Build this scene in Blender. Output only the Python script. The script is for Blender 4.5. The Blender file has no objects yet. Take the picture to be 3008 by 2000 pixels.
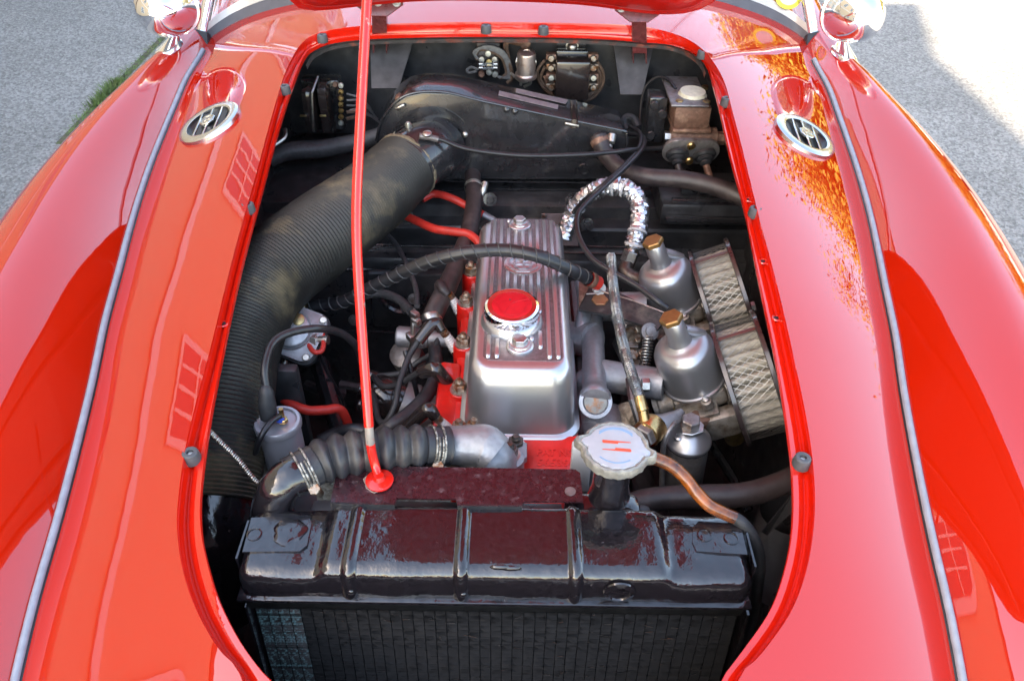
import bpy, bmesh, math, random
from mathutils import Vector as V, Matrix as M
rad = math.radians
rnd = random.Random(7)
sc = bpy.context.scene
COL = sc.collection

# ---------------------------------------------------------------- camera
CF, CP, CR, CZ = 2350.0, rad(40), rad(.9), 1.56     # focal length in photo pixels, pitch, roll, height
cF = V((0, math.cos(CP), -math.sin(CP))); r0 = V((1, 0, 0)); u0 = V((0, math.sin(CP), math.cos(CP)))
cR = r0*math.cos(CR)+u0*math.sin(CR); cU = -r0*math.sin(CR)+u0*math.cos(CR)
CAM = V((0, 0, CZ))
cd = bpy.data.cameras.new('camera'); cam = bpy.data.objects.new('camera', cd); COL.objects.link(cam)
cd.sensor_fit = 'HORIZONTAL'; cd.sensor_width = 36; cd.lens = CF/3008*36; cd.clip_start = .02; cd.clip_end = 500
mw = M((cR, cU, -cF)).transposed().to_4x4(); mw.translation = CAM; cam.matrix_world = mw
sc.camera = cam
cd.dof.use_dof = True; cd.dof.focus_distance = 1.17; cd.dof.aperture_fstop = 16.0
def ray(px, py): return cF+cR*((px-1504)/CF)+cU*((1000-py)/CF)
def P(px, py, z):
    r = ray(px, py); return CAM+r*((z-CZ)/r.z)
def PY(px, py, y):
    r = ray(px, py); return CAM+r*(y/r.y)
def PD(px, py, d): return CAM+ray(px, py)*d
def W(*pts): return [P(*p) for p in pts]

# ---------------------------------------------------------------- light
SUN_EL, SUN_AZ = rad(38), V((-.8, -.6, 0)).normalized()      # direction towards the sun: over the house on the left
world = bpy.data.worlds.new('World'); sc.world = world; world.use_nodes = True
nt = world.node_tree
sky = nt.nodes.new('ShaderNodeTexSky'); sky.sky_type = 'NISHITA'; sky.sun_disc = False
sky.sun_elevation = SUN_EL; sky.sun_rotation = math.atan2(SUN_AZ.x, SUN_AZ.y)
sky.air_density = .95; sky.dust_density = 1.2; sky.ozone_density = .7
bg = nt.nodes['Background']; bg.inputs[1].default_value = .15
nt.links.new(sky.outputs[0], bg.inputs[0])
sd = bpy.data.lights.new('sun', 'SUN'); sd.energy = 4.0; sd.angle = rad(.53); sd.color = (1, .95, .88)
so = bpy.data.objects.new('sun', sd); COL.objects.link(so); so.location = (-8, -2, 9)
so.rotation_euler = (-(SUN_AZ*math.cos(SUN_EL)+V((0, 0, math.sin(SUN_EL))))).to_track_quat('-Z', 'Y').to_euler()
sc.view_settings.view_transform = 'Standard'; sc.view_settings.look = 'None'
sc.view_settings.exposure = 2.9; sc.view_settings.gamma = 1.0
sc.view_settings.use_white_balance = True; sc.view_settings.white_balance_temperature = 8000     # camera balanced for open shade

# ---------------------------------------------------------------- materials
MATS = {}
def pm(name, col, rough=.5, metal=0., var=.0, vs=18., col2=None, thr=(.45, .65), bump=0., bs=120., coat=0., rvar=.0, extra=None):
    """procedural Principled material: base colour, optional second colour in noise patches, grain bump"""
    m = bpy.data.materials.new(name); m.use_nodes = True; t = m.node_tree; n = t.nodes; L = t.links.new
    b = n['Principled BSDF']; b.inputs['Base Color'].default_value = (*col, 1); b.inputs['Roughness'].default_value = rough
    b.inputs['Metallic'].default_value = metal; b.inputs['Coat Weight'].default_value = coat; b.inputs['Coat Roughness'].default_value = .03
    tc = n.new('ShaderNodeTexCoord'); src = tc.outputs['Object']
    out = None
    if var or col2:
        nz = n.new('ShaderNodeTexNoise'); nz.inputs['Scale'].default_value = vs; nz.inputs['Detail'].default_value = 6; nz.inputs['Roughness'].default_value = .65
        L(src, nz.inputs['Vector'])
        if col2:
            cr = n.new('ShaderNodeMapRange'); cr.inputs[1].default_value, cr.inputs[2].default_value = thr; L(nz.outputs[0], cr.inputs[0])
            mx = n.new('ShaderNodeMix'); mx.data_type = 'RGBA'; mx.inputs[6].default_value = (*col, 1); mx.inputs[7].default_value = (*col2, 1)
            L(cr.outputs[0], mx.inputs[0]); out = mx.outputs[2]
        if var:
            hs = n.new('ShaderNodeHueSaturation'); mr = n.new('ShaderNodeMapRange'); mr.inputs[1].default_value = .3; mr.inputs[2].default_value = .7
            mr.inputs[3].default_value = 1-var; mr.inputs[4].default_value = 1+var
            nb = n.new('ShaderNodeTexNoise'); nb.inputs['Scale'].default_value = vs*2.3; nb.inputs['Detail'].default_value = 5; L(src, nb.inputs['Vector'])
            L(nb.outputs[0], mr.inputs[0]); L(mr.outputs[0], hs.inputs['Value'])
            if out: L(out, hs.inputs['Color'])
            else: hs.inputs['Color'].default_value = (*col, 1)
            out = hs.outputs[0]
        L(out, b.inputs['Base Color'])
    if rvar:
        nr = n.new('ShaderNodeTexNoise'); nr.inputs['Scale'].default_value = vs*1.4; nr.inputs['Detail'].default_value = 5; L(src, nr.inputs['Vector'])
        mr = n.new('ShaderNodeMapRange'); mr.inputs[1].default_value = .3; mr.inputs[2].default_value = .7
        mr.inputs[3].default_value = max(.02, rough-rvar); mr.inputs[4].default_value = min(1, rough+rvar); L(nr.outputs[0], mr.inputs[0]); L(mr.outputs[0], b.inputs['Roughness'])
    if bump:
        nn = n.new('ShaderNodeTexNoise'); nn.inputs['Scale'].default_value = bs; nn.inputs['Detail'].default_value = 4; L(src, nn.inputs['Vector'])
        bp = n.new('ShaderNodeBump'); bp.inputs['Strength'].default_value = bump; bp.inputs['Distance'].default_value = .002
        L(nn.outputs[0], bp.inputs['Height']); L(bp.outputs[0], b.inputs['Normal'])
    if extra: extra(m, t, n, L, b, src)
    MATS[name] = m
    return m

def coat_x(m, t, n, L, b, src):
    b.inputs['Coat IOR'].default_value = 1.84; b.inputs['Specular IOR Level'].default_value = 0; b.inputs['Coat Roughness'].default_value = .012
    for k_ in list(n):
        if k_.type == 'BUMP': L(k_.outputs[0], b.inputs['Coat Normal'])
def coatn_x(m, t, n, L, b, src):
    for k_ in list(n):
        if k_.type == 'BUMP': L(k_.outputs[0], b.inputs['Coat Normal'])
pm('paint_red', (.45, .012, .003), .6, coat=1.0, bump=.22, bs=5, extra=coat_x)
pm('paint_red_inner', (.58, .012, .008), .28, var=.08, vs=30, col2=(.42, .03, .025), thr=(.55, .75), coat=.8, bump=.05, bs=60)
pm('paint_lip', (.62, .014, .006), .5, var=.06, vs=40, col2=(.50, .03, .02), thr=(.6, .85), coat=1, bump=.10, bs=55, extra=coat_x)
pm('buffer_rubber', (.07, .074, .08), .5, var=.15, vs=40, bump=.1)
pm('engine_red', (.60, .012, .008), .35, var=.10, vs=30, col2=(.33, .02, .01), thr=(.58, .8), coat=.4, bump=.25, bs=90)
pm('cable_red', (.52, .03, .02), .45, var=.15, vs=30, bump=.08)
pm('rod_red', (.66, .012, .006), .22, coat=.7, var=.05, vs=30, col2=(.3, .24, .2), thr=(.64, .68), bump=.06, bs=60)
pm('rod_chipped', (.62, .02, .01), .3, coat=.5, var=.05, vs=70, col2=(.28, .24, .21), thr=(.47, .5), bump=.15, bs=80)
pm('black_gloss', (.020, .020, .022), .22, coat=.5, var=.3, vs=14, col2=(.07, .062, .057), thr=(.62, .85), rvar=.1, bump=.05, bs=70)
pm('black_bay', (.030, .030, .032), .38, var=.4, vs=16, col2=(.085, .078, .07), thr=(.55, .85), rvar=.15, bump=.15, bs=90)
pm('black_rad', (.011, .009, .011), .15, coat=.9, var=.4, vs=70, col2=(.13, .11, .11), thr=(.66, .78), rvar=.12, bump=.75, bs=48, extra=coatn_x)
def dull_x(m, t, n, L, b, src): b.inputs['Specular IOR Level'].default_value = .18
pm('black_core', (.008, .008, .008), .5, var=.4, vs=40, col2=(.07, .045, .035), thr=(.68, .85), extra=dull_x)
pm('core_verdigris', (.006, .007, .007), .4, col2=(.10, .22, .22), thr=(.50, .66), vs=150, var=.4)
pm('maroon_black', (.030, .009, .012), .28, coat=.4, var=.4, vs=80, col2=(.12, .085, .09), thr=(.58, .74), rvar=.12, bump=.3, bs=90)
pm('bracket_maroon', (.15, .035, .035), .3, coat=.3, var=.3, vs=40, col2=(.16, .07, .05), thr=(.6, .8), rvar=.1)
pm('rubber', (.022, .023, .025), .55, var=.25, vs=30, col2=(.06, .058, .055), thr=(.55, .85), bump=.1)
pm('rubber_brown', (.035, .026, .026), .45, var=.3, vs=24, col2=(.085, .065, .058), thr=(.5, .8), bump=.12)
pm('rubber_hose', (.022, .023, .027), .45, var=.3, vs=28, col2=(.08, .068, .058), thr=(.5, .78), bump=.15, bs=60)
pm('duct_cloth', (.020, .019, .017), .55, var=.35, vs=8, col2=(.12, .092, .052), thr=(.52, .70), bump=.3, bs=160)
pm('black_pocket', (.07, .068, .072), .45, var=.3, vs=18, bump=.15)
pm('steel_dull', (.24, .225, .22), .45, metal=.7, var=.2, vs=50, col2=(.15, .11, .09), thr=(.5, .7), bump=.2)
pm('duct_dirt', (.15, .12, .075), .8, var=.4, vs=60, bump=.6)
pm('nut_dark', (.10, .085, .075), .4, metal=.8, var=.3, vs=90, col2=(.16, .08, .04), thr=(.55, .7), bump=.3)
pm('print_blue_deep', (.02, .08, .45), .4)
pm('core_plug', (.22, .22, .2), .45, metal=.5, var=.2, vs=30, col2=(.30, .12, .04), thr=(.5, .6))
pm('black_bracket', (.03, .028, .027), .4, var=.3, vs=30, col2=(.12, .10, .085), thr=(.52, .7), bump=.2)
pm('copper', (.36, .17, .085), .4, metal=.6, var=.15, vs=40)
pm('clip_wire', (.36, .35, .32), .5, metal=.6, var=.3, vs=160, col2=(.1, .09, .08), thr=(.45, .55))
pm('worn_metal', (.24, .19, .16), .6, var=.2, vs=60)
pm('verdigris', (.25, .45, .38), .6)
pm('flange_grey', (.06, .052, .05), .5, var=.3, vs=30, col2=(.22, .06, .04), thr=(.5, .65), bump=.2)
pm('bent_fin', (.22, .19, .17), .5, metal=.5, var=.6, vs=30, col2=(.30, .14, .08), thr=(.5, .6))
pm('wire_black', (.015, .015, .017), .35, var=.3, vs=40)
pm('wire_brown', (.10, .06, .04), .55, var=.3, vs=60)
pm('spiral', (.05, .05, .05), .45)
pm('wire_grey', (.14, .14, .14), .5, var=.3, vs=60)
pm('loom_grey', (.05, .05, .052), .5, var=.3, vs=60, bump=.3, bs=200)
pm('alu_polished', (.54, .54, .55), .30, metal=.88, var=.02, vs=30, rvar=.02)
pm('alu_recess_shaded', (.24, .23, .235), .42, metal=.8, var=.2, vs=60, col2=(.15, .13, .12), thr=(.55, .75))
pm('alu_cast', (.30, .30, .31), .5, metal=.7, var=.12, vs=40, bump=.3, bs=160, rvar=.1)
pm('alu_dash', (.42, .42, .43), .34, metal=.85, var=.08, vs=9, rvar=.04, bump=.05, bs=120)
pm('alu_dirty', (.34, .31, .27), .5, metal=.8, var=.25, vs=40, col2=(.14, .09, .055), thr=(.46, .66), bump=.4, bs=120)
pm('alu_paint', (.38, .385, .40), .42, metal=.75, var=.10, vs=60, bump=.2, bs=150, rvar=.08)
pm('steel', (.48, .46, .43), .36, metal=1, var=.2, vs=60, col2=(.20, .15, .11), thr=(.55, .75), bump=.2)
pm('zinc', (.55, .55, .50), .4, metal=.9, var=.2, vs=60, col2=(.4, .33, .2), thr=(.55, .75))
pm('nut_rusty', (.34, .30, .25), .45, metal=.8, var=.25, vs=110, col2=(.20, .085, .035), thr=(.44, .6), bump=.35)
pm('rust', (.19, .10, .07), .55, metal=.4, var=.3, vs=50, col2=(.32, .2, .14), thr=(.5, .7), bump=.35)
pm('brass', (.62, .42, .18), .32, metal=1, var=.15, vs=50, col2=(.42, .24, .10), thr=(.5, .75), rvar=.1)
pm('brass_cap', (.27, .15, .055), .42, metal=.7, var=.15, vs=60)
pm('brass_dull', (.45, .34, .16), .4, metal=1, var=.2, vs=50, col2=(.25, .2, .14), thr=(.5, .75))
pm('chrome', (.86, .86, .88), .05, metal=1)
pm('chrome_soft', (.58, .575, .56), .22, metal=1, var=.05, vs=40)
pm('foil', (.72, .73, .75), .36, metal=1, bump=1.0, bs=75)
pm('white_plastic', (.5, .5, .48), .4, var=.08, vs=60)
pm('cap_plastic', (.58, .56, .44), .45, var=.1, vs=60)
pm('ceramic', (.55, .53, .51), .25, coat=.4, var=.05, vs=80)
pm('bakelite', (.022, .016, .015), .18, coat=.6, var=.2, vs=60)
pm('piping', (.27, .29, .33), .35, var=.12, vs=30)
pm('amber_hose', (.22, .055, .006), .22, coat=.4, var=.4, vs=22, col2=(.03, .009, .005), thr=(.48, .64))
pm('cap_metal', (.26, .255, .23), .55, metal=.5, var=.2, vs=60, col2=(.40, .385, .32), thr=(.5, .7), bump=.5, bs=110)
pm('cap_label', (.37, .375, .40), .45, var=.06, vs=30, col2=(.30, .365, .43), thr=(.55, .7))
pm('print_red', (.70, .08, .04), .5)
pm('print_blue', (.20, .32, .46), .5)
pm('print_dark', (.09, .075, .08), .5)
pm('enamel_red', (.52, .012, .02), .16, coat=.8, var=.12, vs=30)
pm('plate_pink', (.33, .27, .28), .42, metal=.5, var=.15, vs=40, col2=(.22, .18, .18), thr=(.5, .7))
pm('flasher', (.60, .50, .46), .34, metal=.9, var=.1, vs=50, col2=(.45, .3, .24), thr=(.55, .7))
pm('braid', (.24, .238, .23), .4, metal=1, var=.15, vs=120)
pm('mesh_steel', (.24, .235, .22), .4, metal=1, var=.12, vs=60)
pm('filter_paper', (.36, .33, .275), .85, var=.2, vs=40)
pm('filter_frame', (.035, .026, .027), .25, coat=.5, var=.2, vs=40)
pm('coil_alu', (.40, .40, .43), .34, metal=.6, var=.05, vs=10, rvar=.05)
pm('tape_white', (.42, .42, .42), .5)
pm('cork', (.12, .075, .05), .8, var=.3, vs=120, bump=.5)
pm('asbestos', (.36, .31, .24), .9, var=.3, vs=60, col2=(.2, .16, .12), bump=.8, bs=90)
pm('sticker_yellow', (.72, .66, .06), .5)
pm('seal_grey', (.075, .075, .085), .5, var=.12, vs=20)
pm('trim_white', (.5, .48, .44), .3, metal=.3, var=.04, vs=10)

def asphalt_x(m, t, n, L, b, src):
    v = n.new('ShaderNodeTexVoronoi'); v.inputs['Scale'].default_value = 105; L(src, v.inputs['Vector'])
    cr = n.new('ShaderNodeValToRGB'); cr.color_ramp.elements[0].color = (.125, .121, .115, 1); cr.color_ramp.elements[1].color = (.31, .30, .285, 1)
    sp = n.new('ShaderNodeSeparateColor'); L(v.outputs['Color'], sp.inputs[0]); 
    nz = n.new('ShaderNodeTexNoise'); nz.inputs['Scale'].default_value = .9; nz.inputs['Detail'].default_value = 6; L(src, nz.inputs['Vector'])
    mr = n.new('ShaderNodeMapRange'); mr.inputs[1].default_value = .3; mr.inputs[2].default_value = .7; mr.inputs[3].default_value = .72; mr.inputs[4].default_value = 1.15; L(nz.outputs[0], mr.inputs[0])
    hs = n.new('ShaderNodeHueSaturation'); L(sp.outputs[0], cr.inputs[0]); L(cr.outputs[0], hs.inputs['Color']); L(mr.outputs[0], hs.inputs['Value']); L(hs.outputs[0], b.inputs['Base Color'])
    bp = n.new('ShaderNodeBump'); bp.inputs['Strength'].default_value = .7; bp.inputs['Distance'].default_value = .006; L(v.outputs['Distance'], bp.inputs['Height']); L(bp.outputs[0], b.inputs['Normal'])
pm('asphalt', (.1, .1, .1), .85, extra=asphalt_x)
pm('kerb_stone', (.30, .28, .25), .85, var=.2, vs=14, bump=.5, bs=60)
pm('soil', (.09, .075, .05), .95, var=.3, vs=20, col2=(.06, .09, .03), bump=.6, bs=40)
pm('grass', (.10, .16, .04), .7, var=.4, vs=6, col2=(.20, .19, .08), thr=(.5, .7))
pm('leaf', (.22, .20, .02), .6, var=.5, vs=2.5, col2=(.36, .19, .015), thr=(.5, .62))
pm('bark', (.09, .065, .045), .9, var=.3, vs=12, bump=.8, bs=30)
pm('stucco', (.62, .44, .28), .9, var=.06, vs=2, bump=.4, bs=50)
pm('roof_tile', (.26, .10, .065), .8, var=.25, vs=4)
pm('window_frame', (.72, .70, .66), .5)
pm('door_wood', (.16, .08, .04), .5, var=.2, vs=5)
def glass_x(m, t, n, L, b, src): b.inputs['Transmission Weight'].default_value = 1; b.inputs['IOR'].default_value = 1.45
pm('glass', (.95, .97, .96), .02, extra=glass_x)
pm('pane_dark', (.10, .09, .085), .08, coat=.5)
# ---------------------------------------------------------------- geometry helpers
OFF = {}
def put(o, parent):
    COL.objects.link(o)
    if parent is not None: o.parent = parent
    return o
def thing(name, label, cat, loc=(0, 0, 0), group=None, kind=None):
    """an Empty at the thing's base that parents its parts"""
    o = bpy.data.objects.new(name, None); o.empty_display_size = .02; COL.objects.link(o); o.location = loc
    OFF[o.name] = V(loc); tag(o, label, cat, group, kind); return o
def tag(o, label=None, cat=None, group=None, kind=None):
    if label: o['label'] = label
    if cat: o['category'] = cat
    if group: o['group'] = group
    if kind: o['kind'] = kind
    return o
class G:
    """collects shapes into one bmesh"""
    def __init__(s): s.bm = bmesh.new()
    def _xf(s, vs, m):
        if m is not None: bmesh.ops.transform(s.bm, matrix=m, verts=vs)
    def box(s, c, size, rot=None, bev=0., seg=2):
        r = bmesh.ops.create_cube(s.bm, size=1); vs = r['verts']
        bmesh.ops.scale(s.bm, vec=V(size), verts=vs)
        if bev:
            es = list({e for v in vs for e in v.link_edges})
            b = bmesh.ops.bevel(s.bm, geom=es, offset=bev, segments=seg, affect='EDGES', profile=.5)
            vs = list({v for f in b['faces'] for v in f.verts} | {v for v in vs if v.is_valid})
        m = M.Translation(V(c))
        if rot is not None: m = m @ rot.to_4x4()
        s._xf(vs, m); return s
    def grid(s, rows, close_u=False, close_v=False):
        """rows: list of lists of points"""
        vv = [[s.bm.verts.new(p) for p in r] for r in rows]; nu = len(vv); nv = len(vv[0])
        for i in range(nu if close_u else nu-1):
            for j in range(nv if close_v else nv-1):
                q = [vv[i][j], vv[(i+1) % nu][j], vv[(i+1) % nu][(j+1) % nv], vv[i][(j+1) % nv]]
                try: s.bm.faces.new(q)
                except ValueError: pass
        return vv
    def tube(s, pts, r, n=12, spline=True, seg=6, closed=False, caps=True, flat=None):
        pts = [V(p) for p in pts]; k = len(pts)
        rr = list(r) if isinstance(r, (list, tuple)) else [r]*k
        if spline and k > 2: pts, rr = catmull(pts, rr, seg, closed)
        k = len(pts); rows = []; up = None
        for i in range(k):
            a = pts[(i-1) % k] if (closed or i > 0) else pts[i]; b = pts[(i+1) % k] if (closed or i < k-1) else pts[i]
            t = (b-a)
            if t.length < 1e-9: t = V((0, 0, 1))
            t.normalize()
            if up is None: up = V((0, 0, 1)) if abs(t.z) < .9 else V((0, 1, 0))
            u = (up-t*up.dot(t)); u.normalize(); w = t.cross(u); up = u
            fx, fy = flat if flat else (1, 1)
            rows.append([pts[i]+(u*math.cos(2*math.pi*j/n)*fx+w*math.sin(2*math.pi*j/n)*fy)*rr[i] for j in range(n)])
        vv = s.grid(rows, close_u=closed, close_v=True)
        if caps and not closed:
            s.bm.faces.new(vv[0]); s.bm.faces.new(vv[-1][::-1])
        return s
    def lathe(s, prof, o, ax=(0, 0, 1), n=32, ref=None, rf=None, cap=True):
        """prof: list of (radius, height along ax); rf(angle, radius, i) may modulate the radius"""
        o = V(o); ax = V(ax).normalized()
        ref = V(ref) if ref is not None else (V((1, 0, 0)) if abs(ax.x) < .9 else V((0, 1, 0)))
        u = (ref-ax*ref.dot(ax)).normalized(); w = ax.cross(u); rows = []
        for i, (r, h) in enumerate(prof):
            rows.append([o+ax*h+(u*math.cos(a)+w*math.sin(a))*(rf(a, r, i) if rf else r) for a in [2*math.pi*j/n for j in range(n)]])
        vv = s.grid(rows, close_v=True)
        if cap:
            if prof[0][0] > 1e-5: s.bm.faces.new(vv[0])
            if prof[-1][0] > 1e-5: s.bm.faces.new(vv[-1][::-1])
        return s
    def prism(s, poly, fr, depth, bev=0., seg=2, bev_bottom=False):
        """poly: 2D points in frame fr (Matrix 4x4: x, y in plane, z = extrusion), from z=0 to z=depth"""
        a = [s.bm.verts.new(fr @ V((x, y, 0))) for x, y in poly]; b = [s.bm.verts.new(fr @ V((x, y, depth))) for x, y in poly]
        k = len(poly); fs = [s.bm.faces.new(a[::-1]), s.bm.faces.new(b)]
        for i in range(k): fs.append(s.bm.faces.new((a[i], a[(i+1) % k], b[(i+1) % k], b[i])))
        if bev:
            es = list(fs[1].edges)+(list(fs[0].edges) if bev_bottom else [])
            bmesh.ops.bevel(s.bm, geom=es, offset=bev, segments=seg, affect='EDGES', profile=.5)
        return s
    def hexa(s, o, ax, r, h, bev=.0008, ref=None):
        s.prism([(r*math.cos(a), r*math.sin(a)) for a in [math.pi/3*i for i in range(6)]], frame(o, ax, ref), h, bev, 1); return s
    def ball(s, c, r, u=16, v=10, sc_=(1, 1, 1)):
        q = bmesh.ops.create_uvsphere(s.bm, u_segments=u, v_segments=v, radius=r)
        s._xf(q['verts'], M.Translation(V(c)) @ M.Diagonal((*sc_, 1))); return s
    def mesh(s, name, smooth=38):
        bmesh.ops.recalc_face_normals(s.bm, faces=s.bm.faces)
        me = bpy.data.meshes.new(name); s.bm.to_mesh(me); s.bm.free()
        if smooth: me.shade_smooth(); me.set_sharp_from_angle(angle=rad(smooth))
        return me
def frame(o, ax, ref=None):
    """4x4 frame at o whose z is ax and whose x is ref projected"""
    z = V(ax).normalized(); ref = V(ref) if ref is not None else (V((1, 0, 0)) if abs(z.x) < .9 else V((0, 1, 0)))
    x = (ref-z*ref.dot(z)).normalized(); y = z.cross(x); m = M((x, y, z)).transposed().to_4x4(); m.translation = V(o); return m
def catmull(pts, rr, seg, closed=False):
    k = len(pts); op = []; orr = []
    for i in range(k if closed else k-1):
        if closed: a, b, c, d = [pts[(i+j) % k] for j in (-1, 0, 1, 2)]; ra, rb = rr[i], rr[(i+1) % k]
        else:
            b, c = pts[i], pts[i+1]; a = pts[i-1] if i > 0 else b*2-c; d = pts[i+2] if i < k-2 else c*2-b; ra, rb = rr[i], rr[i+1]
        for q in range(seg):
            t = q/seg; op.append(.5*((2*b)+(c-a)*t+(2*a-5*b+4*c-d)*t*t+(3*b-a-3*c+d)*t**3)); orr.append(ra+(rb-ra)*t)
    if not closed: op.append(pts[-1]); orr.append(rr[-1])
    return op, orr
def obj(name, g, mat, parent=None, smooth=38, label=None, cat=None, group=None, kind=None):
    """link a mesh (world coordinates) as one object, shifted to its parent's origin"""
    me = g.mesh(name, smooth) if isinstance(g, G) else g
    off = OFF.get(parent.name, V()) if parent is not None else V()
    if off.length > 0: me.transform(M.Translation(-off))
    o = bpy.data.objects.new(name, me); me.materials.append(MATS[mat] if isinstance(mat, str) else mat)
    put(o, parent); OFF[o.name] = off
    return tag(o, label, cat, group, kind)
def lerp(a, b, t): return a+(b-a)*t
def interp(x, tab):
    """smooth monotone interpolation through a table of (x, y)"""
    n = len(tab)
    if x <= tab[0][0]:
        m = (tab[1][1]-tab[0][1])/(tab[1][0]-tab[0][0]); return tab[0][1]+m*(x-tab[0][0])
    if x >= tab[-1][0]:
        m = (tab[-1][1]-tab[-2][1])/(tab[-1][0]-tab[-2][0]); return tab[-1][1]+m*(x-tab[-1][0])
    for i in range(n-1):
        if x <= tab[i+1][0]:
            x0, y0 = tab[i]; x1, y1 = tab[i+1]; h = x1-x0; d = (y1-y0)/h
            m0 = d if i == 0 else .5*(d+(y0-tab[i-1][1])/(x0-tab[i-1][0])); m1 = d if i == n-2 else .5*(d+(tab[i+2][1]-y1)/(tab[i+2][0]-x1))
            t = (x-x0)/h; return (2*t**3-3*t*t+1)*y0+(t**3-2*t*t+t)*h*m0+(-2*t**3+3*t*t)*y1+(t**3-t*t)*h*m1
def text_geo(body, size, depth, fr, width=None, bold=0., font_off=0.):
    """raised lettering as mesh in frame fr (x along the text, centred)"""
    cu = bpy.data.curves.new('t', 'FONT'); cu.body = body; cu.size = size; cu.extrude = depth; cu.align_x = 'CENTER'; cu.align_y = 'CENTER'
    cu.offset = bold; cu.resolution_u = 3
    o = bpy.data.objects.new('t', cu); COL.objects.link(o); dg = bpy.context.evaluated_depsgraph_get(); dg.update()
    me = bpy.data.meshes.new_from_object(o.evaluated_get(dg)); bpy.data.objects.remove(o); bpy.data.curves.remove(cu)
    if width:
        xs = [v.co.x for v in me.vertices]; w = max(xs)-min(xs); me.transform(M.Diagonal((width/w, 1, 1, 1)))
    me.transform(fr); return me
def copy_tree(o, parent=None):
    c = o.copy(); COL.objects.link(c); c.parent = parent
    OFF[c.name] = OFF.get(o.name, V())
    for ch in list(o.children): copy_tree(ch, c)
    return c
def rrect(w, h, r, n=5):
    """rounded rectangle outline centred at 0"""
    out = []
    for cx, cy, a0 in ((w/2-r, h/2-r, 0), (-w/2+r, h/2-r, 90), (-w/2+r, -h/2+r, 180), (w/2-r, -h/2+r, 270)):
        for i in range(n+1):
            a = rad(a0+90*i/n); out.append((cx+r*math.cos(a), cy+r*math.sin(a)))
    return out
# ---------------------------------------------------------------- setting: road, kerb strip, moss, house (casts the shade), trees
g = G(); rows = []
for i in range(61):
    rows.append([V((-150+5*j, -150+5*i, 0)) for j in range(61)])
g.grid(rows); obj('road', g, 'asphalt', kind='structure')
g = G()
for i in range(14):
    y = -3+i*1.0; g.box((-1.66, y+.497, -.02), (.42, .985, .048), bev=.006, seg=1)
obj('pavement', g, 'kerb_stone', kind='structure')
g = G(); g.box((-1.925, 4.3, .0), (.035, 2.4, .008), bev=.004, seg=1); obj('ground', g, 'soil', kind='structure')
g = G()
for i in range(1100):
    y = rnd.gauss(3.62, .16) if rnd.random() < .55 else rnd.uniform(3.2, 5.4); dens = .35+.65*(math.sin(y*2.1)*.5+.5)
    if rnd.random() > dens: continue
    x = -1.925+rnd.gauss(0, .018); h = rnd.uniform(.008, .03)*(1.5 if 3.45 < y < 3.75 else .4); a = rnd.uniform(0, 6.28); w = .003
    d = V((math.cos(a), math.sin(a), 0)); b = V((x, y, .004)); tip = b+V((rnd.gauss(0, .02), rnd.gauss(0, .02), h))
    f = [g.bm.verts.new(p) for p in (b-d*w, b+d*w, tip)]; g.bm.faces.new(f)
obj('grass', g, 'grass', smooth=0, label='moss and short grass growing in the joint beside the kerb stones', kind='stuff', cat='grass')

HX, EAVE = -5.6, 7.5
h = thing('house', 'pale rendered house whose long facade shades the car', 'house', (HX, 3, 0))
g = G(); g.box((HX-4.01, 5.25, EAVE/2), (8, 23.5, EAVE)); obj('wall', g, 'stucco', h, smooth=0)
g = G()
fr = M(((0, 1, 0, HX), (0, 0, 1, 0), (1, 0, 0, 0), (0, 0, 0, 1)))
ang = rad(33); t_ = .16
for s in (0, 1):
    xe = HX+.02 if s == 0 else HX-8.04; d = -1 if s == 0 else 1; xr = HX-4.01
    zr = EAVE+4.03*math.tan(ang)
    a = [V((xe, -6.8, EAVE+.0)), V((xr, -6.8, zr)), V((xr, 17.3, zr)), V((xe, 17.3, EAVE+.0))]
    b = [p+V((0, 0, t_)) for p in a]
    va = [g.bm.verts.new(p) for p in a]; vb = [g.bm.verts.new(p) for p in b]
    g.bm.faces.new(va); g.bm.faces.new(vb[::-1])
    for i in range(4): g.bm.faces.new((va[i], va[(i+1) % 4], vb[(i+1) % 4], vb[i]))
rf = obj('roof', g, 'roof_tile', h, smooth=0)
g = G(); g.prism([(-.5, 0), (.35, 0), (.55, .38)], M(((0, 0, 1, HX-.9), (1, 0, 0, -1.46), (0, 1, 0, EAVE+.05), (0, 0, 0, 1))), .9); obj('dormer', g, 'roof_tile', rf, smooth=0)
def window(y, z, w, hh, arch):
    X = HX+.005
    def arc(w, hh, k=10):
        if not arch: return [(-w/2, 0), (w/2, 0), (w/2, hh), (-w/2, hh)]
        p = [(-w/2, 0), (w/2, 0), (w/2, hh-w*.35)]
        for i in range(1, k): a = math.pi*i/k; p.append((w/2*math.cos(a), hh-w*.35+w*.35*math.sin(a)))
        return p+[(-w/2, hh-w*.35)]
    f0 = M(((0, 0, 1, X), (1, 0, 0, y), (0, 1, 0, z), (0, 0, 0, 1)))
    g = G(); ou = arc(w+.24, hh+.2); g.prism(ou, f0, .05); fo = obj('window', g, 'window_frame', h, smooth=0)
    g = G(); f1 = f0.copy(); f1.translation.x += .052; f1.translation.z += .08; g.prism(arc(w, hh), f1, .012); obj('pane', g, 'pane_dark', fo, smooth=0)
    g = G()
    for i in (-1, 0, 1): g.box((X+.075, y+i*w/4.0*(1 if i else 0), z+.08+hh*.45), (.03, .05, hh*.9))
    for q in (.3, .62): g.box((X+.0765, y, z+.08+hh*q), (.028, w, .05))
    obj('glazing_bar', g, 'window_frame', fo, smooth=0)
for k in range(6):
    y = -4.6+k*4.1
    window(y, 4.5, 1.2, 2.0, True)
    if k != 2: window(y, .9, 1.15, 1.6, True)
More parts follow.
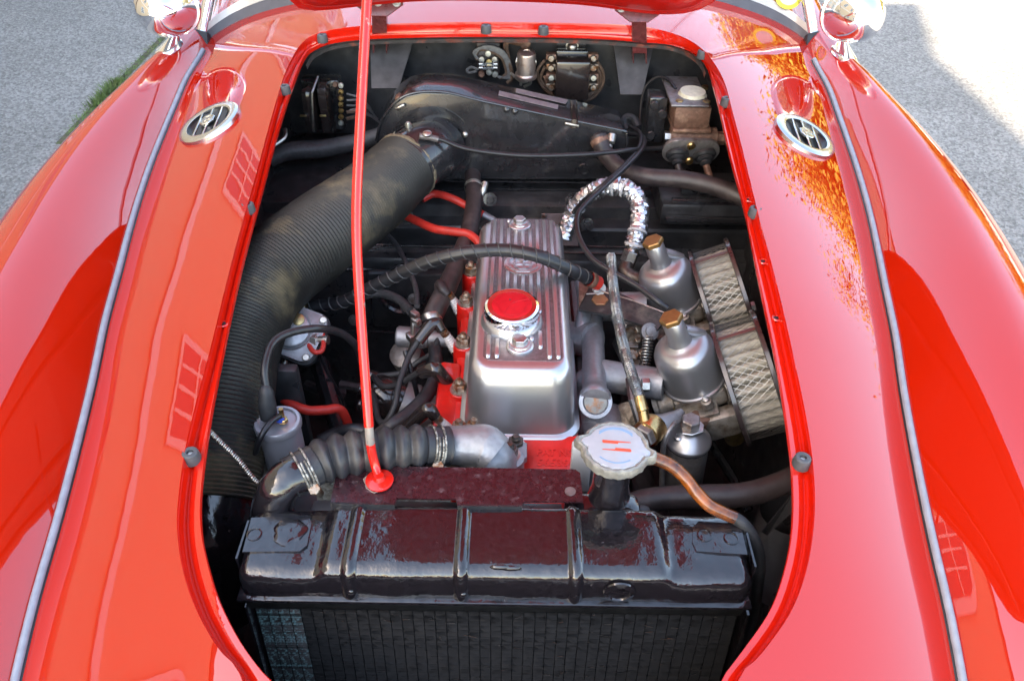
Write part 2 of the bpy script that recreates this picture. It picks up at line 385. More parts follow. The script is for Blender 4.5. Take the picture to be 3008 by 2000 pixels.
g = G(); g.box((HX+.03, 4.2, 1.1), (.05, 1.1, 2.2), bev=.01); do = obj('door', g, 'door_wood', h)
g = G(); g.ball((HX+.075, 4.6, 1.05), .03); obj('handle', g, 'brass', do)
g = G(); g.box((HX+.04, 5.25, 3.75), (.08, 23.4, .2)); obj('string_course', g, 'window_frame', h, smooth=0)

def tree(x, y, ht, cr, label, seed):
    r = random.Random(seed)
    t = thing('tree', label, 'tree', (x, y, 0), group='sunlit trees across the road')
    g = G(); top = V((x+r.uniform(-.3, .3), y+r.uniform(-.3, .3), ht*.75))
    g.tube([V((x, y, -.05)), V((x+.05, y, ht*.3)), top], [.2, .14, .03], n=8, seg=4)
    tips = []
    for i in range(9):
        b = V((x, y, 0)).lerp(top, r.uniform(.35, .9)); b.z = max(b.z, ht*.28); a = r.uniform(0, 6.28); q = b+V((math.cos(a)*cr*.7, math.sin(a)*cr*.7, r.uniform(.3, 1.2)))
        g.tube([b, (b+q)/2+V((0, 0, .15)), q], [.06, .04, .012], n=6, seg=3); tips.append(q)
    obj('trunk', g, 'bark', t)
    vs = []; fs = []
    cl = tips+[V((x, y, ht*.6))+V((r.gauss(0, cr*.4), r.gauss(0, cr*.4), r.gauss(0, ht*.16))) for _ in range(40)]
    for i in range(24000):
        c = r.choice(cl); p = c+V((r.gauss(0, .36), r.gauss(0, .36), r.gauss(0, .30)))
        s_ = r.uniform(.045, .10); a = V((r.gauss(0, 1), r.gauss(0, 1), r.gauss(0, 1))).normalized(); b = a.orthogonal().normalized()
        k = len(vs); vs += [p-a*s_, p+b*s_*.6, p+a*s_, p-b*s_*.6]; fs.append((k, k+1, k+2, k+3))
    me = bpy.data.meshes.new('crown'); me.from_pydata(vs, [], fs); obj('crown', me, 'leaf', t)
for i, (x, y, ht, cr, lb) in enumerate([(7.2, 9.0, 6.2, 2.0, 'rounded sunlit tree nearest to the shade line across the road'), (9.6, 11.0, 7.2, 2.3, 'tallest broad sunlit tree across the road'),
                                        (6.8, 13.4, 6.4, 2.1, 'sunlit tree behind the rounded one across the road'), (10.5, 6.4, 5.2, 1.9, 'low sunlit tree at the end of the row across the road'), (8.6, 15.5, 7.5, 2.4, 'sunlit tree farthest along the road behind the others'), (11.8, 8.8, 6.6, 2.2, 'sunlit tree set back behind the tallest one across the road')]):
    tree(x, y, ht*.84, cr*.9, lb, 20+i)
# ---------------------------------------------------------------- car body: surround panel, lip, wings, piping
X0 = -.018                                              # car centre line
ZP = [(-.35, .48), (0., .58), (.2, .64), (.42, .708), (.64, .757), (.87, .798), (1.3, .842), (1.76, .885), (2.3, .90)]     # height of the valley (piping)
ZT = [(-.35, .52), (0., .655), (.2, .735), (.42, .80), (.64, .856), (.87, .90), (1.3, .962), (1.76, 1.005), (2.3, 1.03)]   # height of the crown
def zp(y): return interp(y, ZP)
def zt(y): return interp(y, ZT)
pipe_px = {-1: [(593, 140), (517, 319), (440, 510), (383, 663), (342, 829), (306, 969), (261, 1186), (204, 1403), (128, 1697), (38, 2000)],
           1: [(2398, 172), (2468, 344), (2532, 536), (2577, 765), (2628, 995), (2660, 1212), (2691, 1378), (2742, 1620), (2832, 2000)]}
def on_surf(px, py, fz):
    z = .85
    for _ in range(30):
        p = P(px, py, z); z = .5*z+.5*fz(p.x, p.y)
    return P(px, py, z)
tabs = []
for s in (-1, 1):
    q = [on_surf(px, py, lambda x, y: zp(y)) for px, py in pipe_px[s]]
    tabs.append(sorted((p.y, abs(p.x-X0)) for p in q))
XP = []
for i in range(26):
    y = -.35+i*.106; a = [interp(y, t) if t[0][0] <= y <= t[-1][0] else None for t in tabs]
    a = [v for v in a if v is not None]
    if a: XP.append((y, sum(a)/len(a)))
XP = [(-.35, .40), (0., .455), (.2, .483)]+[q for q in XP if q[0] > .42 and q[0] < 1.75]+[(1.78, .690), (2.3, .75)]
def xp(y): return interp(y, XP)
def zc(x, y): return zt(y)-(zt(y)-zp(y))*(min(abs(x-X0)/xp(y), 1.2))**2.6

lip_out = [(969, 89), (893, 121), (848, 191), (816, 281), (753, 510), (695, 714), (625, 995), (574, 1186), (542, 1327), (523, 1467), (520, 1556), (536, 1671), (574, 1786), (638, 1901), (714, 2000)]
lip_in = [(1000, 112), (925, 135), (893, 166), (857, 255), (816, 383), (765, 574), (714, 765), (663, 995), (625, 1186), (600, 1352), (589, 1467), (593, 1569), (612, 1658), (644, 1760), (702, 1875), (765, 1964), (800, 2003)]
rip_out = [(1913, 83), (2041, 128), (2117, 217), (2156, 344), (2220, 600), (2271, 791), (2334, 1059), (2373, 1250), (2392, 1403), (2392, 1531), (2370, 1671), (2322, 1799), (2232, 1926), (2168, 2000)]
rip_in = [(1880, 112), (1990, 124), (2066, 166), (2098, 255), (2143, 446), (2188, 612), (2232, 829), (2283, 1071), (2315, 1276), (2328, 1403), (2328, 1531), (2311, 1645), (2264, 1786), (2168, 1926), (2117, 2000)]
def contour(L, R, rear_y, zoff, front_y, nose_w):
    f = lambda x, y: zc(x, y)+zoff
    a = [on_surf(px, py, f) for px, py in L]; b = [on_surf(px, py, f) for px, py in R]
    rear = [on_surf(px, rear_y+(8 if px > 1500 else 4)*abs(px-1470)/500, f) for px in (1240, 1470, 1700)]
    fr = [V((X0+nose_w*math.sin(t), front_y+(a[-1].y-front_y)*(1-math.cos(t))*.8, 0)) for t in (-1.0, -.5, 0, .5, 1.0)]
    pts = a+fr+b[::-1]+rear[::-1]
    pts, _ = catmull([V((p.x, p.y, 0)) for p in pts], [0]*len(pts), 6, True)
    return pts
c_out = contour(lip_out, rip_out, 66, 0, .215, .22); c_in = contour(lip_in, rip_in, 97, -.018, .245, .20)
CEN = V((X0, 1.0, 0))
def polar(c):
    t = sorted((math.atan2(p.y-CEN.y, p.x-CEN.x), math.hypot(p.x-CEN.x, p.y-CEN.y)) for p in c)
    return [(a-2*math.pi, r) for a, r in t[-6:]]+t+[(a+2*math.pi, r) for a, r in t[:6]]
def prad(tab, a):
    for i in range(len(tab)-1):
        if tab[i][0] <= a <= tab[i+1][0]:
            d = tab[i+1][0]-tab[i][0]; return tab[i][1] if d < 1e-9 else lerp(tab[i][1], tab[i+1][1], (a-tab[i][0])/d)
    return tab[0][1]
po, pi_ = polar(c_out), polar(c_in)
Y0, Y1 = -.35, 2.3
def border(a):
    d = V((math.cos(a), math.sin(a), 0)); lo, hi = 0, 4.
    for _ in range(40):
        m = (lo+hi)/2; p = CEN+d*m
        if Y0 < p.y < Y1 and abs(p.x-X0) < xp(p.y): lo = m
        else: hi = m
    return lo
corner = []
for s in (-1, 1):
    for yy in (Y0, Y1): corner.append(math.atan2(yy-CEN.y, s*xp(yy)))
angs = sorted([-math.pi+2*math.pi*i/300 for i in range(300)]+corner)
car = thing('car', 'red open sports car with its bonnet raised, parked in the shade', 'car', (X0, 1, 0))
g = G(); rows = []
for a in angs:
    d = V((math.cos(a), math.sin(a), 0)); ri, ro = prad(po, a), border(a); row = []
    for k in range(30):
        t = (k/29)**1.25; p = CEN+d*lerp(ri, ro, t); row.append(V((p.x, p.y, zc(p.x, p.y))))
    rows.append(row)
g.grid(rows, close_u=True)
obj('bonnet_surround', g, 'paint_red', car, smooth=80)
# lip: rolled edge, groove and flange
g = G(); rows = []; flange_pt = {}
for a in angs:
    d = V((math.cos(a), math.sin(a), 0)); ri, ro = prad(pi_, a), prad(po, a); w = ro-ri; row = []
    zi = lambda r: zc((CEN+d*r).x, (CEN+d*r).y)
    for t, dz in ((1.0, 0), (.985, -.0008), (.95, -.0035), (.92, -.008), (.88, -.014), (.80, -.0195), (.70, -.0215), (.62, -.0205), (.55, -.018), (.3, -.0178), (.04, -.018), (0, -.0195), (-.02, -.024), (.0, -.027), (.3, -.027)):
        p = CEN+d*(ri+w*t); row.append(V((p.x, p.y, zi(ri+w*max(t, 0))+dz)))
    rows.append(row)
g.grid(rows, close_u=True)
lip = obj('bonnet_lip', g, 'paint_lip', car, smooth=60)
# wings
WW = [(-.35, .33), (.2, .34), (.42, .33), (1.06, .270), (1.4, .205), (1.76, .118), (2.3, .10)]
HH = [(-.35, .06), (.2, .08), (.42, .085), (.87, .078), (1.3, .064), (1.76, .034), (2.3, .02)]
def wing_pt(s, y, q):
    w, hh = interp(y, WW), interp(y, HH); cx = .48*w; sx = w; m0 = 1.75*hh/cx
    if q <= .5:
        t = q/.5; X = cx*t; Z = (t**3-2*t*t+t)*cx*m0+(-2*t**3+3*t*t)*hh
    elif q <= .85:
        t = (q-.5)/.35*math.pi/2; X = cx+(sx-cx)*math.sin(t); Z = hh-(hh+.16)*(1-math.cos(t))
    else:
        t = (q-.85)/.15; X = sx-.03*t*t; Z = -.16-.42*t
    return V((X0+s*(xp(y)+X), y, zp(y)+Z))
for s in (-1, 1):
    g = G(); rows = []
    for i in range(90):
        y = -.35+i*2.65/89; rows.append([wing_pt(s, y, q/44) for q in range(45)])
    g.grid(rows); obj('front_wing', g, 'paint_red', car, smooth=80)
    ys = [-.3+i*(2.10)/60 for i in range(61)]
    g = G(); g.tube([V((X0+s*(xp(y)), y, zp(y)+.0045)) for y in ys], .0050, n=10, spline=False)
    obj('piping_strip', g, 'piping', car, label='grey beading strip in the seam between wing and bonnet panel')
    g = G(); g.tube([V((X0+s*(xp(y)-.0056), y, zp(y)+.0022)) for y in ys], .0022, n=6, spline=False)
    obj('seam', g, 'wire_black', car)
# rubber buffers on the flange
def buffer_(px, py, r=.0105, h=.014):
    f = lambda x, y: zc(x, y)-.016
    b = on_surf(px, py, f); g = G()
    g.lathe([(r*1.05, -.002), (r*1.08, .002), (r, h*.6), (r*.93, h*.92), (r*.8, h), (r*.42, h), (r*.36, h-.004), (.0, h-.005)], b, (0, 0, 1), 20)
    o = obj('rubber_buffer', g, 'buffer_rubber', car)
    g = G(); g.lathe([(r*.33, h-.0045), (r*.3, h-.003), (0, h-.0028)], b, (0, 0, 1), 12); obj('screw', g, 'steel', o)
for p in [(565, 1349), (731, 620), (838, 272), (948, 121), (1428, 94), (1596, 98), (2062, 168), (2132, 308), (2216, 632), (2352, 1364)]: buffer_(*p)
def hole_(px, py, r=.005):
    b = on_surf(px, py, lambda x, y: zc(x, y)-.0172); g = G(); g.lathe([(r*1.5, .0), (r*1.3, .0012), (r, .0012), (r*.9, -.0005), (0, -.0006)], b, (0, 0, 1), 14); obj('screw_hole', g, 'paint_lip', lip)
    g = G(); g.lathe([(r*.85, .0004), (0, .0005)], b, (0, 0, 1), 12); obj('hole', g, 'wire_black', lip)
for p in [(656, 951), (2200, 587), (2281, 934), (2242, 768)]: hole_(*p)
# ---------------------------------------------------------------- raised bonnet with hinges, prop rod
PHI = rad(57); A_ = V((0, 1.672, 1.008)); RE = V((0, 1.735, .985))
BM = M.Translation(A_) @ M.Rotation(-PHI, 4, 'X') @ M.Translation(-RE)
bon = thing('bonnet', 'red raised bonnet panel held open above the engine bay', 'bonnet', (X0, 1.68, 1.0))
def bz(a, f, dz):
    d = V((math.cos(a), math.sin(a), 0)); p = CEN+d*(prad(po, a)*f); return BM @ V((p.x, p.y, zc(p.x, p.y)+dz))
aa = [-math.pi+2*math.pi*i/160 for i in range(160)]
g = G(); g.grid([[bz(a, .985*k/16, 0) for k in range(1, 17)] for a in aa], close_u=True); g.bm.faces.new([v for v in sorted(g.bm.verts, key=lambda v: v.index)][0::16][:160])
obj('outer_panel', g, 'paint_red', bon, smooth=60)
g = G(); g.grid([[bz(a, *q) for q in ((.985, 0), (.99, -.006), (.985, -.012), (.955, -.014), (.945, -.010))] for a in aa], close_u=True); obj('folded_edge', g, 'paint_red_inner', bon)
g = G(); g.grid([[bz(a, *q) for q in ((.95, -.008), (.945, -.026), (.935, -.030), (.87, -.030), (.86, -.024), (.855, -.008))] for a in aa], close_u=True); obj('inner_frame', g, 'paint_red_inner', bon)
g = G(); g.grid([[bz(a, .86*k/8, -.006) for k in range(1, 9)] for a in aa], close_u=True); g.bm.faces.new([v for v in g.bm.verts][0::8][:160]); obj('inner_skin', g, 'paint_red_inner', bon, smooth=60)
for x in (-.26, .22):
    g = G(); g.tube([BM @ V((x, y, zc(x, y)-.022)) for y in (.45, .7, 1., 1.3, 1.62)], .02, n=8, seg=4, flat=(.6, 1)); obj('stiffener', g, 'paint_red_inner', bon)
def hinge(x0, x1, yt, yb, py_t, py_b):
    """channel arm from the plate under the bonnet down to the bulkhead"""
    cx = (x0+x1)/2; g = G()
    top = PY(cx, yt, 1.655); bot = PY(cx+3, yb, 1.725); w = (PY(x1, yt+30, 1.66)-PY(x0, yt+30, 1.66)).length
    ax = (bot-top).normalized(); sd_ = V((1, 0, 0)); nn = sd_.cross(ax)
    for s in (-1, 1):
        rows = []
        for k in range(9):
            t = k/8; c = top.lerp(bot, t)+sd_*s*w/2*(1+.08*t); dpt = .016+.02*t*t
            rows.append([c, c+V((0, 1, .15))*dpt, c+V((0, 1, .15))*dpt+sd_*(-s)*.003, c+sd_*(-s)*.003+V((0, .003, 0))])
        vv = g.grid(rows, close_v=True); g.bm.faces.new(vv[0]); g.bm.faces.new(vv[-1][::-1])
    rows = []
    for k in range(9):
        t = k/8*.78; c = top.lerp(bot, t); u = sd_*w/2*(1+.08*t)
        rows.append([c-u*.99, c+u*.99, c+u*.99+V((0, .003, 0)), c-u*.99+V((0, .003, 0))])
    vv = g.grid(rows, close_v=True); g.bm.faces.new(vv[0]); g.bm.faces.new(vv[-1][::-1])
    hg = obj('hinge', g, 'bracket_maroon', bon)
    g = G(); pl = BM @ V((top.x, 1.62, zc(top.x, 1.62)-.034)); nrm = (BM.to_3x3() @ V((0, 0, -1)))
    fr = frame(top+V((0, -.004, .006)), V((0, -.55, .3)), (1, 0, 0))
    g.prism([(-.05, .015), (-.05, 0), (-.018, -.022), (.018, -.022), (.05, 0), (.05, .015)], fr, .003, .0008, 1); p2 = obj('hinge_plate', g, 'bracket_maroon', bon)
    for dx, dy in ((-.037, .004), (0, .004), (.037, .004)):
        g = G(); g.hexa(fr @ V((dx, dy, .003)), V((0, -.55, .3)), .006, .004); g.lathe([(.0085, 0), (.0085, .001), (0, .001)], fr @ V((dx, dy, .003)), V((0, -.55, .3)), 14)
        obj('bolt', g, 'zinc', p2)
hinge(1092, 1134, 22, 158, 0, 0); hinge(1856, 1898, 40, 188, 0, 0)

rodt = thing('prop_rod', 'thin red rod propping up the bonnet, its flat foot on the dark plate', 'prop rod', P(1115, 1412, .772))
foot = P(1115, 1412, .773); b1 = P(1090, 1315, .81)
up1 = PY(1078, 0, .99); mid = PY(1046, 640, .83)
rp = [foot+V((0, 0, .004)), P(1103, 1370, .785), b1, P(1082, 1230, .85), PY(1058, 900, .765), PY(1047, 640, .82), PY(1060, 330, .90), up1]
e = (rp[-1]-rp[-2]).normalized(); rp += [up1+e*.2]
pts, rr_ = catmull(rp, [.0058]*len(rp), 8)
k = next(i for i, p in enumerate(pts) if p.z > .815); k2 = next(i for i, p in enumerate(pts) if p.z > .84)
g = G(); g.tube(pts[:k+1], .0060, n=14, spline=False); g.lathe([(.0062, .0), (.0175, .0005), (.0178, .003), (.0145, .0045), (.008, .006), (.006, .012)], foot+V((0, 0, -.001)), (0, 0, 1), 24); obj('foot', g, 'rod_red', rodt)
g = G(); g.tube(pts[k:k2+1], .0056, n=14, spline=False); obj('chipped_section', g, 'rod_chipped', rodt)
g = G(); g.tube(pts[k2:], .0062, n=14, spline=False); obj('rod', g, 'rod_red', rodt)

# ---------------------------------------------------------------- windscreen
ws = thing('windscreen', 'curved windscreen in a bright metal frame with grey rubber seal', 'windscreen', (X0, 1.85, .95))
low = [(598, 128), (635, 100), (690, 68), (760, 40), (850, 16), (960, -4), (1480, -45), (1990, -10), (2100, 2), (2170, 22), (2260, 55), (2330, 92), (2382, 132)]
base = [on_surf(px, py, zc) for px, py in low]; base, _ = catmull(base, [0]*len(base), 6)
n_ = len(base)
def rake(i):
    t = i/(n_-1)*2-1; return V((-.24*t, .52, .82)).normalized()
def strip(h0, h1, th):
    rows = []
    for i, p in enumerate(base):
        u = rake(i); b = u.cross(V((1, 0, 0))); b = V((0, .85, -.5))
        rows.append([p+u*h0, p+u*h1, p+u*h1+b*th, p+u*h0+b*th])
    g = G(); vv = g.grid(rows, close_v=True); g.bm.faces.new(vv[0]); g.bm.faces.new(vv[-1][::-1]); return g
obj('rubber_seal', strip(-.006, .026, .02), 'seal_grey', ws); obj('frame', strip(.0265, .048, .016), 'trim_white', ws); obj('top_frame', strip(.36, .382, .014), 'chrome_soft', ws)
g = strip(.046, .362, .004)
bmesh.ops.translate(g.bm, vec=(0, .006, -.003), verts=g.bm.verts[:]); obj('glass', g, 'glass', ws)
for i, s in ((0, -1), (n_-1, 1)):
    p = base[i]+V((s*.012, .0, -.004)); u = rake(i)
    g = G(); g.tube([p+u*.03, p+u*.15, p+u*.40], [.0125, .0115, .0105], n=14, seg=4, flat=(.75, 1.1)); obj('post', g, 'chrome', ws)
    g = G(); fr = frame(p+V((s*.004, -.006, -.012)), u, (1, 0, 0))
    g.prism([(-.020, -.016), (.020, -.016), (.022, .02), (-.022, .02)] , fr, .046, .006, 2)
    for v in g.bm.verts:
        q = fr.inverted() @ v.co
        if q.z < .01: v.co += fr.to_3x3() @ V((q.x*.9, q.y*.8-.004, 0))
    obj('post_boot', g, 'rubber', ws)
g = G(); c = base[int(n_*.905)]+rake(int(n_*.9))*.085+V((0, -.004, 0)); ff = frame(c, V((0, -.8, .5)), (1, 0, 0))
g.lathe([(.0, .0012), (.033, .0012), (.033, 0)], c, V((0, -.8, .5)), 28); st = obj('sticker', g, 'sticker_yellow', ws)
g = G(); g.lathe([(.0, .0018), (.024, .0018), (.024, .0013)], c, V((0, -.8, .5)), 28); obj('print', g, 'white_plastic', st)

# ---------------------------------------------------------------- wing mirrors
def mirror(s, px, py, bpx, bpy, lab):
    b = P(bpx, bpy, zp(1.74)+interp(1.74, HH)-.004); c = PY(px, py, b.y+.02)
    t = thing('wing_mirror', lab, 'mirror', b, group='chrome wing mirrors on the front wings')
    ax = V((s*.10, -.96, .12)).normalized()
    g = G(); g.lathe([(.0005, .088), (.016, .086), (.032, .078), (.045, .062), (.054, .040), (.058, .016), (.058, 0), (.0575, -.012)], c, ax, 36); obj('shell', g, 'chrome', t, smooth=60)
    g = G(); g.lathe([(.058, -.012), (.061, -.013), (.061, -.022), (.056, -.024), (.052, -.02), (.0, -.02)], c, ax, 36); obj('rim', g, 'chrome', t)
    q = c+ax*.05+V((s*.034, 0, .016)); g = G(); g.ball(q, .012, sc_=(1, .8, 1)); obj('pivot_ball', g, 'chrome', t)
    g = G(); rows = []
    top = c+V((0, .012, -.05)); 
    for k in range(11):
        q = k/10; p = b.lerp(top, q); w = .030*(1-q)**1.6+.010; l = .034*(1-q)**1.4+.012
        rows.append([p+V((w*math.cos(a)*.62, l*math.sin(a), 0)) for a in [2*math.pi*j/20 for j in range(20)]])
    vv = g.grid(rows, close_v=True); g.bm.faces.new(vv[0]); g.bm.faces.new(vv[-1][::-1]); obj('stem', g, 'chrome', t)
    g = G(); g.prism([(x*1.05, y) for x, y in rrect(.044, .088, .021, 6)], frame(b+V((0, 0, -.006)), V((s*.25, 0, 1)), (1, 0, 0)), .009, .003, 2); obj('base_pad', g, 'chrome', t)
mirror(-1, 497, 22, 497, 140, 'chrome bullet mirror on the wing beside the grassy kerb')
mirror(1, 2500, 40, 2478, 160, 'chrome bullet mirror on the wing beside the sunlit road')

# ---------------------------------------------------------------- oval vent grilles with octagon badge
def surf_n(x, y):
    e_ = .004; return V((-(zc(x+e_, y)-zc(x-e_, y))/(2*e_), -(zc(x, y+e_)-zc(x, y-e_))/(2*e_), 1)).normalized()
def octa(r, rot=0): return [(r*math.cos(rad(22.5+45*i)+rot), r*math.sin(rad(22.5+45*i)+rot)) for i in range(8)]
def mg_mark(fr, r, dep, flip=1):
    """octagon outline with the two letters inside, as raised lettering"""
    g = G(); o1, o2 = octa(r), octa(r*.86)
    a = [g.bm.verts.new(fr @ V((x, y, dep))) for x, y in o1]; b = [g.bm.verts.new(fr @ V((x, y, dep))) for x, y in o2]
    c = [g.bm.verts.new(fr @ V((x, y, 0))) for x, y in o1]; d = [g.bm.verts.new(fr @ V((x, y, 0))) for x, y in o2]
    for i in range(8):
        j = (i+1) % 8
        g.bm.faces.new((a[i], a[j], b[j], b[i])); g.bm.faces.new((c[i], c[j], a[j], a[i])); g.bm.faces.new((b[i], b[j], d[j], d[i]))
    def stroke(pts, w):
        for (x0, y0), (x1, y1) in zip(pts, pts[1:]):
            l = math.hypot(x1-x0, y1-y0); m = M.Translation((0, 0, dep/2)) @ M.Translation(((x0+x1)/2, (y0+y1)/2, 0)) @ M.Rotation(math.atan2(y1-y0, x1-x0), 4, 'Z')
            q = bmesh.ops.create_cube(g.bm, size=1); bmesh.ops.transform(g.bm, matrix=fr @ m @ M.Diagonal((l+w*.8, w, dep*1.02, 1)), verts=q['verts'])
    k = r*.8; w = r*.10
    stroke([(-k*.62, k*.14), (-k*.62, k*.42), (-k*.36, k*.72), (0, k*.22), (k*.36, k*.72), (k*.62, k*.42), (k*.62, k*.14)], w)   # M
    stroke([(k*.66, -k*.14), (-k*.7, -k*.14), (-k*.6, -k*.42), (-k*.3, -k*.72), (k*.3, -k*.72), (k*.6, -k*.44)], w); stroke([(k*.02, -k*.42), (k*.1, -k*.42), (k*.1, -k*.7)], w)   # G
    return g
def vent(px, py, lab, grp):
    c = on_surf(px, py, zc); nn = surf_n(c.x, c.y); fr = frame(c+nn*.002, nn, (1, 0, 0))
    t = thing('air_vent', lab, 'vent', c, group=grp)
    R1, R2 = .062, .0445
    g = G(); g.lathe([(R1+.001, -.004), (R1, .0035), (R1-.003, .006), (R2+.004, .0068), (R2, .0055), (R2, -.002)], fr.translation, nn, 48, cap=False); obj('ring', g, 'chrome_soft', t)
    g = G(); g.lathe([(R2+.003, -.004), (R2+.003, -.0008), (0, -.0006)], fr.translation, nn, 32); obj('well', g, 'wire_black', t)
    y = V((0, 1, 0)); y = (y-nn*y.dot(nn)).normalized(); x = y.cross(nn)
    for q in (-.022, 0, .022):
        l = math.sqrt(R2**2-q*q)*2+.004; g = G(); g.box(fr.translation+x*q+nn*.0038, (.0042, l, .0036), rot=M((x, y, nn)).transposed(), bev=.001, seg=1); obj('slat', g, 'chrome_soft', t)
        g = G(); g.box(fr.translation+x*(q+.0075)+nn*.0012, (.010, l*.93, .0010), rot=(M((x, y, nn)).transposed() @ M.Rotation(rad(12), 3, 'Y'))); obj('louvre', g, 'wire_black', t)
    f2 = M((x, y, nn)).transposed().to_4x4(); f2.translation = fr.translation+nn*.0045
    g = G(); g.prism(octa(.0165), f2, .004, .0008, 1); b = obj('badge', g, 'chrome_soft', t)
    f3 = f2.copy(); f3.translation += nn*.004; obj('emblem', mg_mark(f3, .0145, .001), 'chrome_soft', b, smooth=20)
vent(617, 365, 'round chrome vent with octagon badge on the panel reflecting the house', 'vent grilles beside the bonnet opening')
vent(2362, 402, 'round chrome vent with octagon badge on the panel reflecting the trees', 'vent grilles beside the bonnet opening')
# ---------------------------------------------------------------- engine bay walls (parts of the car)
def bxp(g, x0, y0, x1, y1, y, depth, bev=.003, dx=0):
    """box whose front face fills the photo rectangle at distance y"""
    a = PY(x0, y0, y); b = PY(x1, y1, y); g.box(((a.x+b.x)/2, y+depth/2, (a.z+b.z)/2), (abs(b.x-a.x), depth, abs(a.z-b.z)), bev=bev); return g
def sheet(pts, th, nrm=None):
    """thin solid sheet through a planar outline"""
    pts = [V(p) for p in pts]; n = nrm or (pts[1]-pts[0]).cross(pts[2]-pts[0]).normalized(); g = G()
    a = [g.bm.verts.new(p) for p in pts]; b = [g.bm.verts.new(p-n*th) for p in pts]; k = len(pts)
    g.bm.faces.new(a); g.bm.faces.new(b[::-1])
    for i in range(k): g.bm.faces.new((a[i], b[i], b[(i+1) % k], a[(i+1) % k]))
    return g
# bulkhead: wall, shelf, step and toe board swept across
prof = [(1.76, .955), (1.80, .93), (1.80, .74), (1.79, .70), (1.49, .695), (1.478, .69), (1.475, .665), (1.445, .66), (1.44, .655), (1.44, .615), (1.425, .605), (1.405, .603), (1.40, .595), (1.36, .40), (1.30, .20)]
g = G(); g.grid([[V((x, y, min(z, zc(x, y)-.03))) for y, z in prof] for x in [X0-.525+.07*i for i in range(16)]]); obj('bulkhead', g, 'black_bay', car, smooth=25)
for s in (-1, 1):
    g = G(); rows = []
    for i in range(40):
        y = .15+1.65*i/39; w = min(xp(y)-.06, .52); zz = zc(X0+s*(w+.01), y)-.035
        rows.append([V((X0+s*(w+.01), y, zz)), V((X0+s*w, y, min(.76, zz-.02))), V((X0+s*(w-.01), y, .6)), V((X0+s*(w-.03), y, .42)), V((X0+s*(w-.05), y, .22))])
    g.grid(rows); obj('inner_wing', g, 'black_bay', car)
    g = G(); g.box((X0+s*.30, .95, .25), (.07, 1.3, .09), bev=.01); obj('chassis_rail', g, 'black_bay', car)
g = G(); rows = [[V((X0+x, .22, z)) for x in (-.5, 0, .5)] for z in (.62, .2)]; g.grid(rows); obj('front_valance', g, 'black_bay', car)
g = G()
g.box((X0, .80, .22), (.60, .10, .07), bev=.01); obj('cross_member', g, 'black_bay', car)
for x0, x1, y0, y1 in ((-.53, -.27, .22, 1.02), (-.53, -.30, 1.16, 1.5), (.16, .50, .22, 1.5), (-.28, .17, .22, .74), (-.30, .18, 1.22, 1.5)):  # dark panels added as floor shadow under the bay
    g = G(); g.box((X0+(x0+x1)/2, (y0+y1)/2, .24), (x1-x0, y1-y0, .012), bev=.003); obj('floor_shade_panel', g, 'black_bay', car)
# bolts on the toe board and shelf edge
for px, py in ((1680, 588), (1725, 660), (1200, 640), (1330, 830), (1130, 770), (1115, 585), (1440, 586)):
    b = PY(px, py, 1.435); 
    g = G(); g.lathe([(.014, 0), (.014, .002), (0, .002)], b, (0, -.9, .3), 16); g.hexa(b, V((0, -.9, .3)), .008, .008); obj('bolt', g, 'black_gloss', car)
# steel seams of the shelf and footwell that catch the light
for i, (pts, r) in enumerate([([(1290, 560, .70), (1500, 556, .70), (2000, 566, .70)], .0022), ([(1310, 532, .72), (1950, 540, .72)], .002), ([(960, 790, .60), (1300, 798, .60)], .004), ([(1050, 717, .625), (1320, 728, .625)], .0025), ([(1650, 722, .62), (1900, 728, .62)], .0025), ([(1650, 742, .61), (1890, 748, .61)], .002), ([(1000, 665, .64), (1320, 672, .64)], .0025), ([(960, 972, .50), (1160, 976, .50)], .003)]):
    g = G(); g.tube(W(*pts), r, n=6); obj('panel_seam', g, 'black_gloss', car)
g = G(); g.box(P(1300, 880, .55), (.30, .02, .14), bev=.006); obj('footwell_panel', g, 'black_bay', car)
g = G(); g.tube(W((940, 1070, .56), (1010, 1300, .52), (1075, 1480, .48)), .026, n=10, flat=(1, .7)); obj('steering_tube', g, 'black_gloss', car)
g = G(); bxp(g, 780, 1090, 940, 1420, .92, .02, .004); obj('side_bracket', g, 'black_bay', car)
# footwell box on the right with raised panels
fb = PY(2090, 640, 1.42)
g = G(); bxp(g, 1945, 600, 2230, 668, 1.40, .14, .008); o = obj('pedal_box', g, 'black_bay', car)
for a in ((1955, 640, 2210, 660), (1975, 588, 2200, 596)):
    g = G(); bxp(g, a[0], a[1], a[2], a[3], 1.385, .012, .003); obj('rib', g, 'black_gloss', o)
for a in ((2005, 540, 2050, 575), (2060, 540, 2100, 575)):
    g = G(); bxp(g, *a, 1.43, .02, .004); obj('louvre', g, 'black_gloss', o)
# hinge pockets in the bulkhead; reflected sky is put into their lighter grey
for q in (((1088, 112), (1218, 112), (1172, 262), (1092, 262)), ((1800, 118), (1922, 122), (1886, 280), (1822, 280))):
    ys = (1.785, 1.785, 1.70, 1.70); g = sheet([PY(px, py, y) for (px, py), y in zip(q, ys)], .004); obj('hinge_pocket', g, 'black_pocket', car)
# rusty scuttle flange under the rear of the lip
ring = sorted([p for p in c_in if p.y > 1.60], key=lambda p: p.x)
g = G(); rows = []
for p in ring:
    q = V((p.x*.985, p.y-.004, zc(p.x, p.y)-.0275)); rows.append([q, q+V((0, .006, -.004)), q+V((0, .008, -.012)), q+V((0, .011, -.012)), q+V((0, .012, 0))])
g.grid(rows); obj('scuttle_flange', g, 'flange_grey', car)
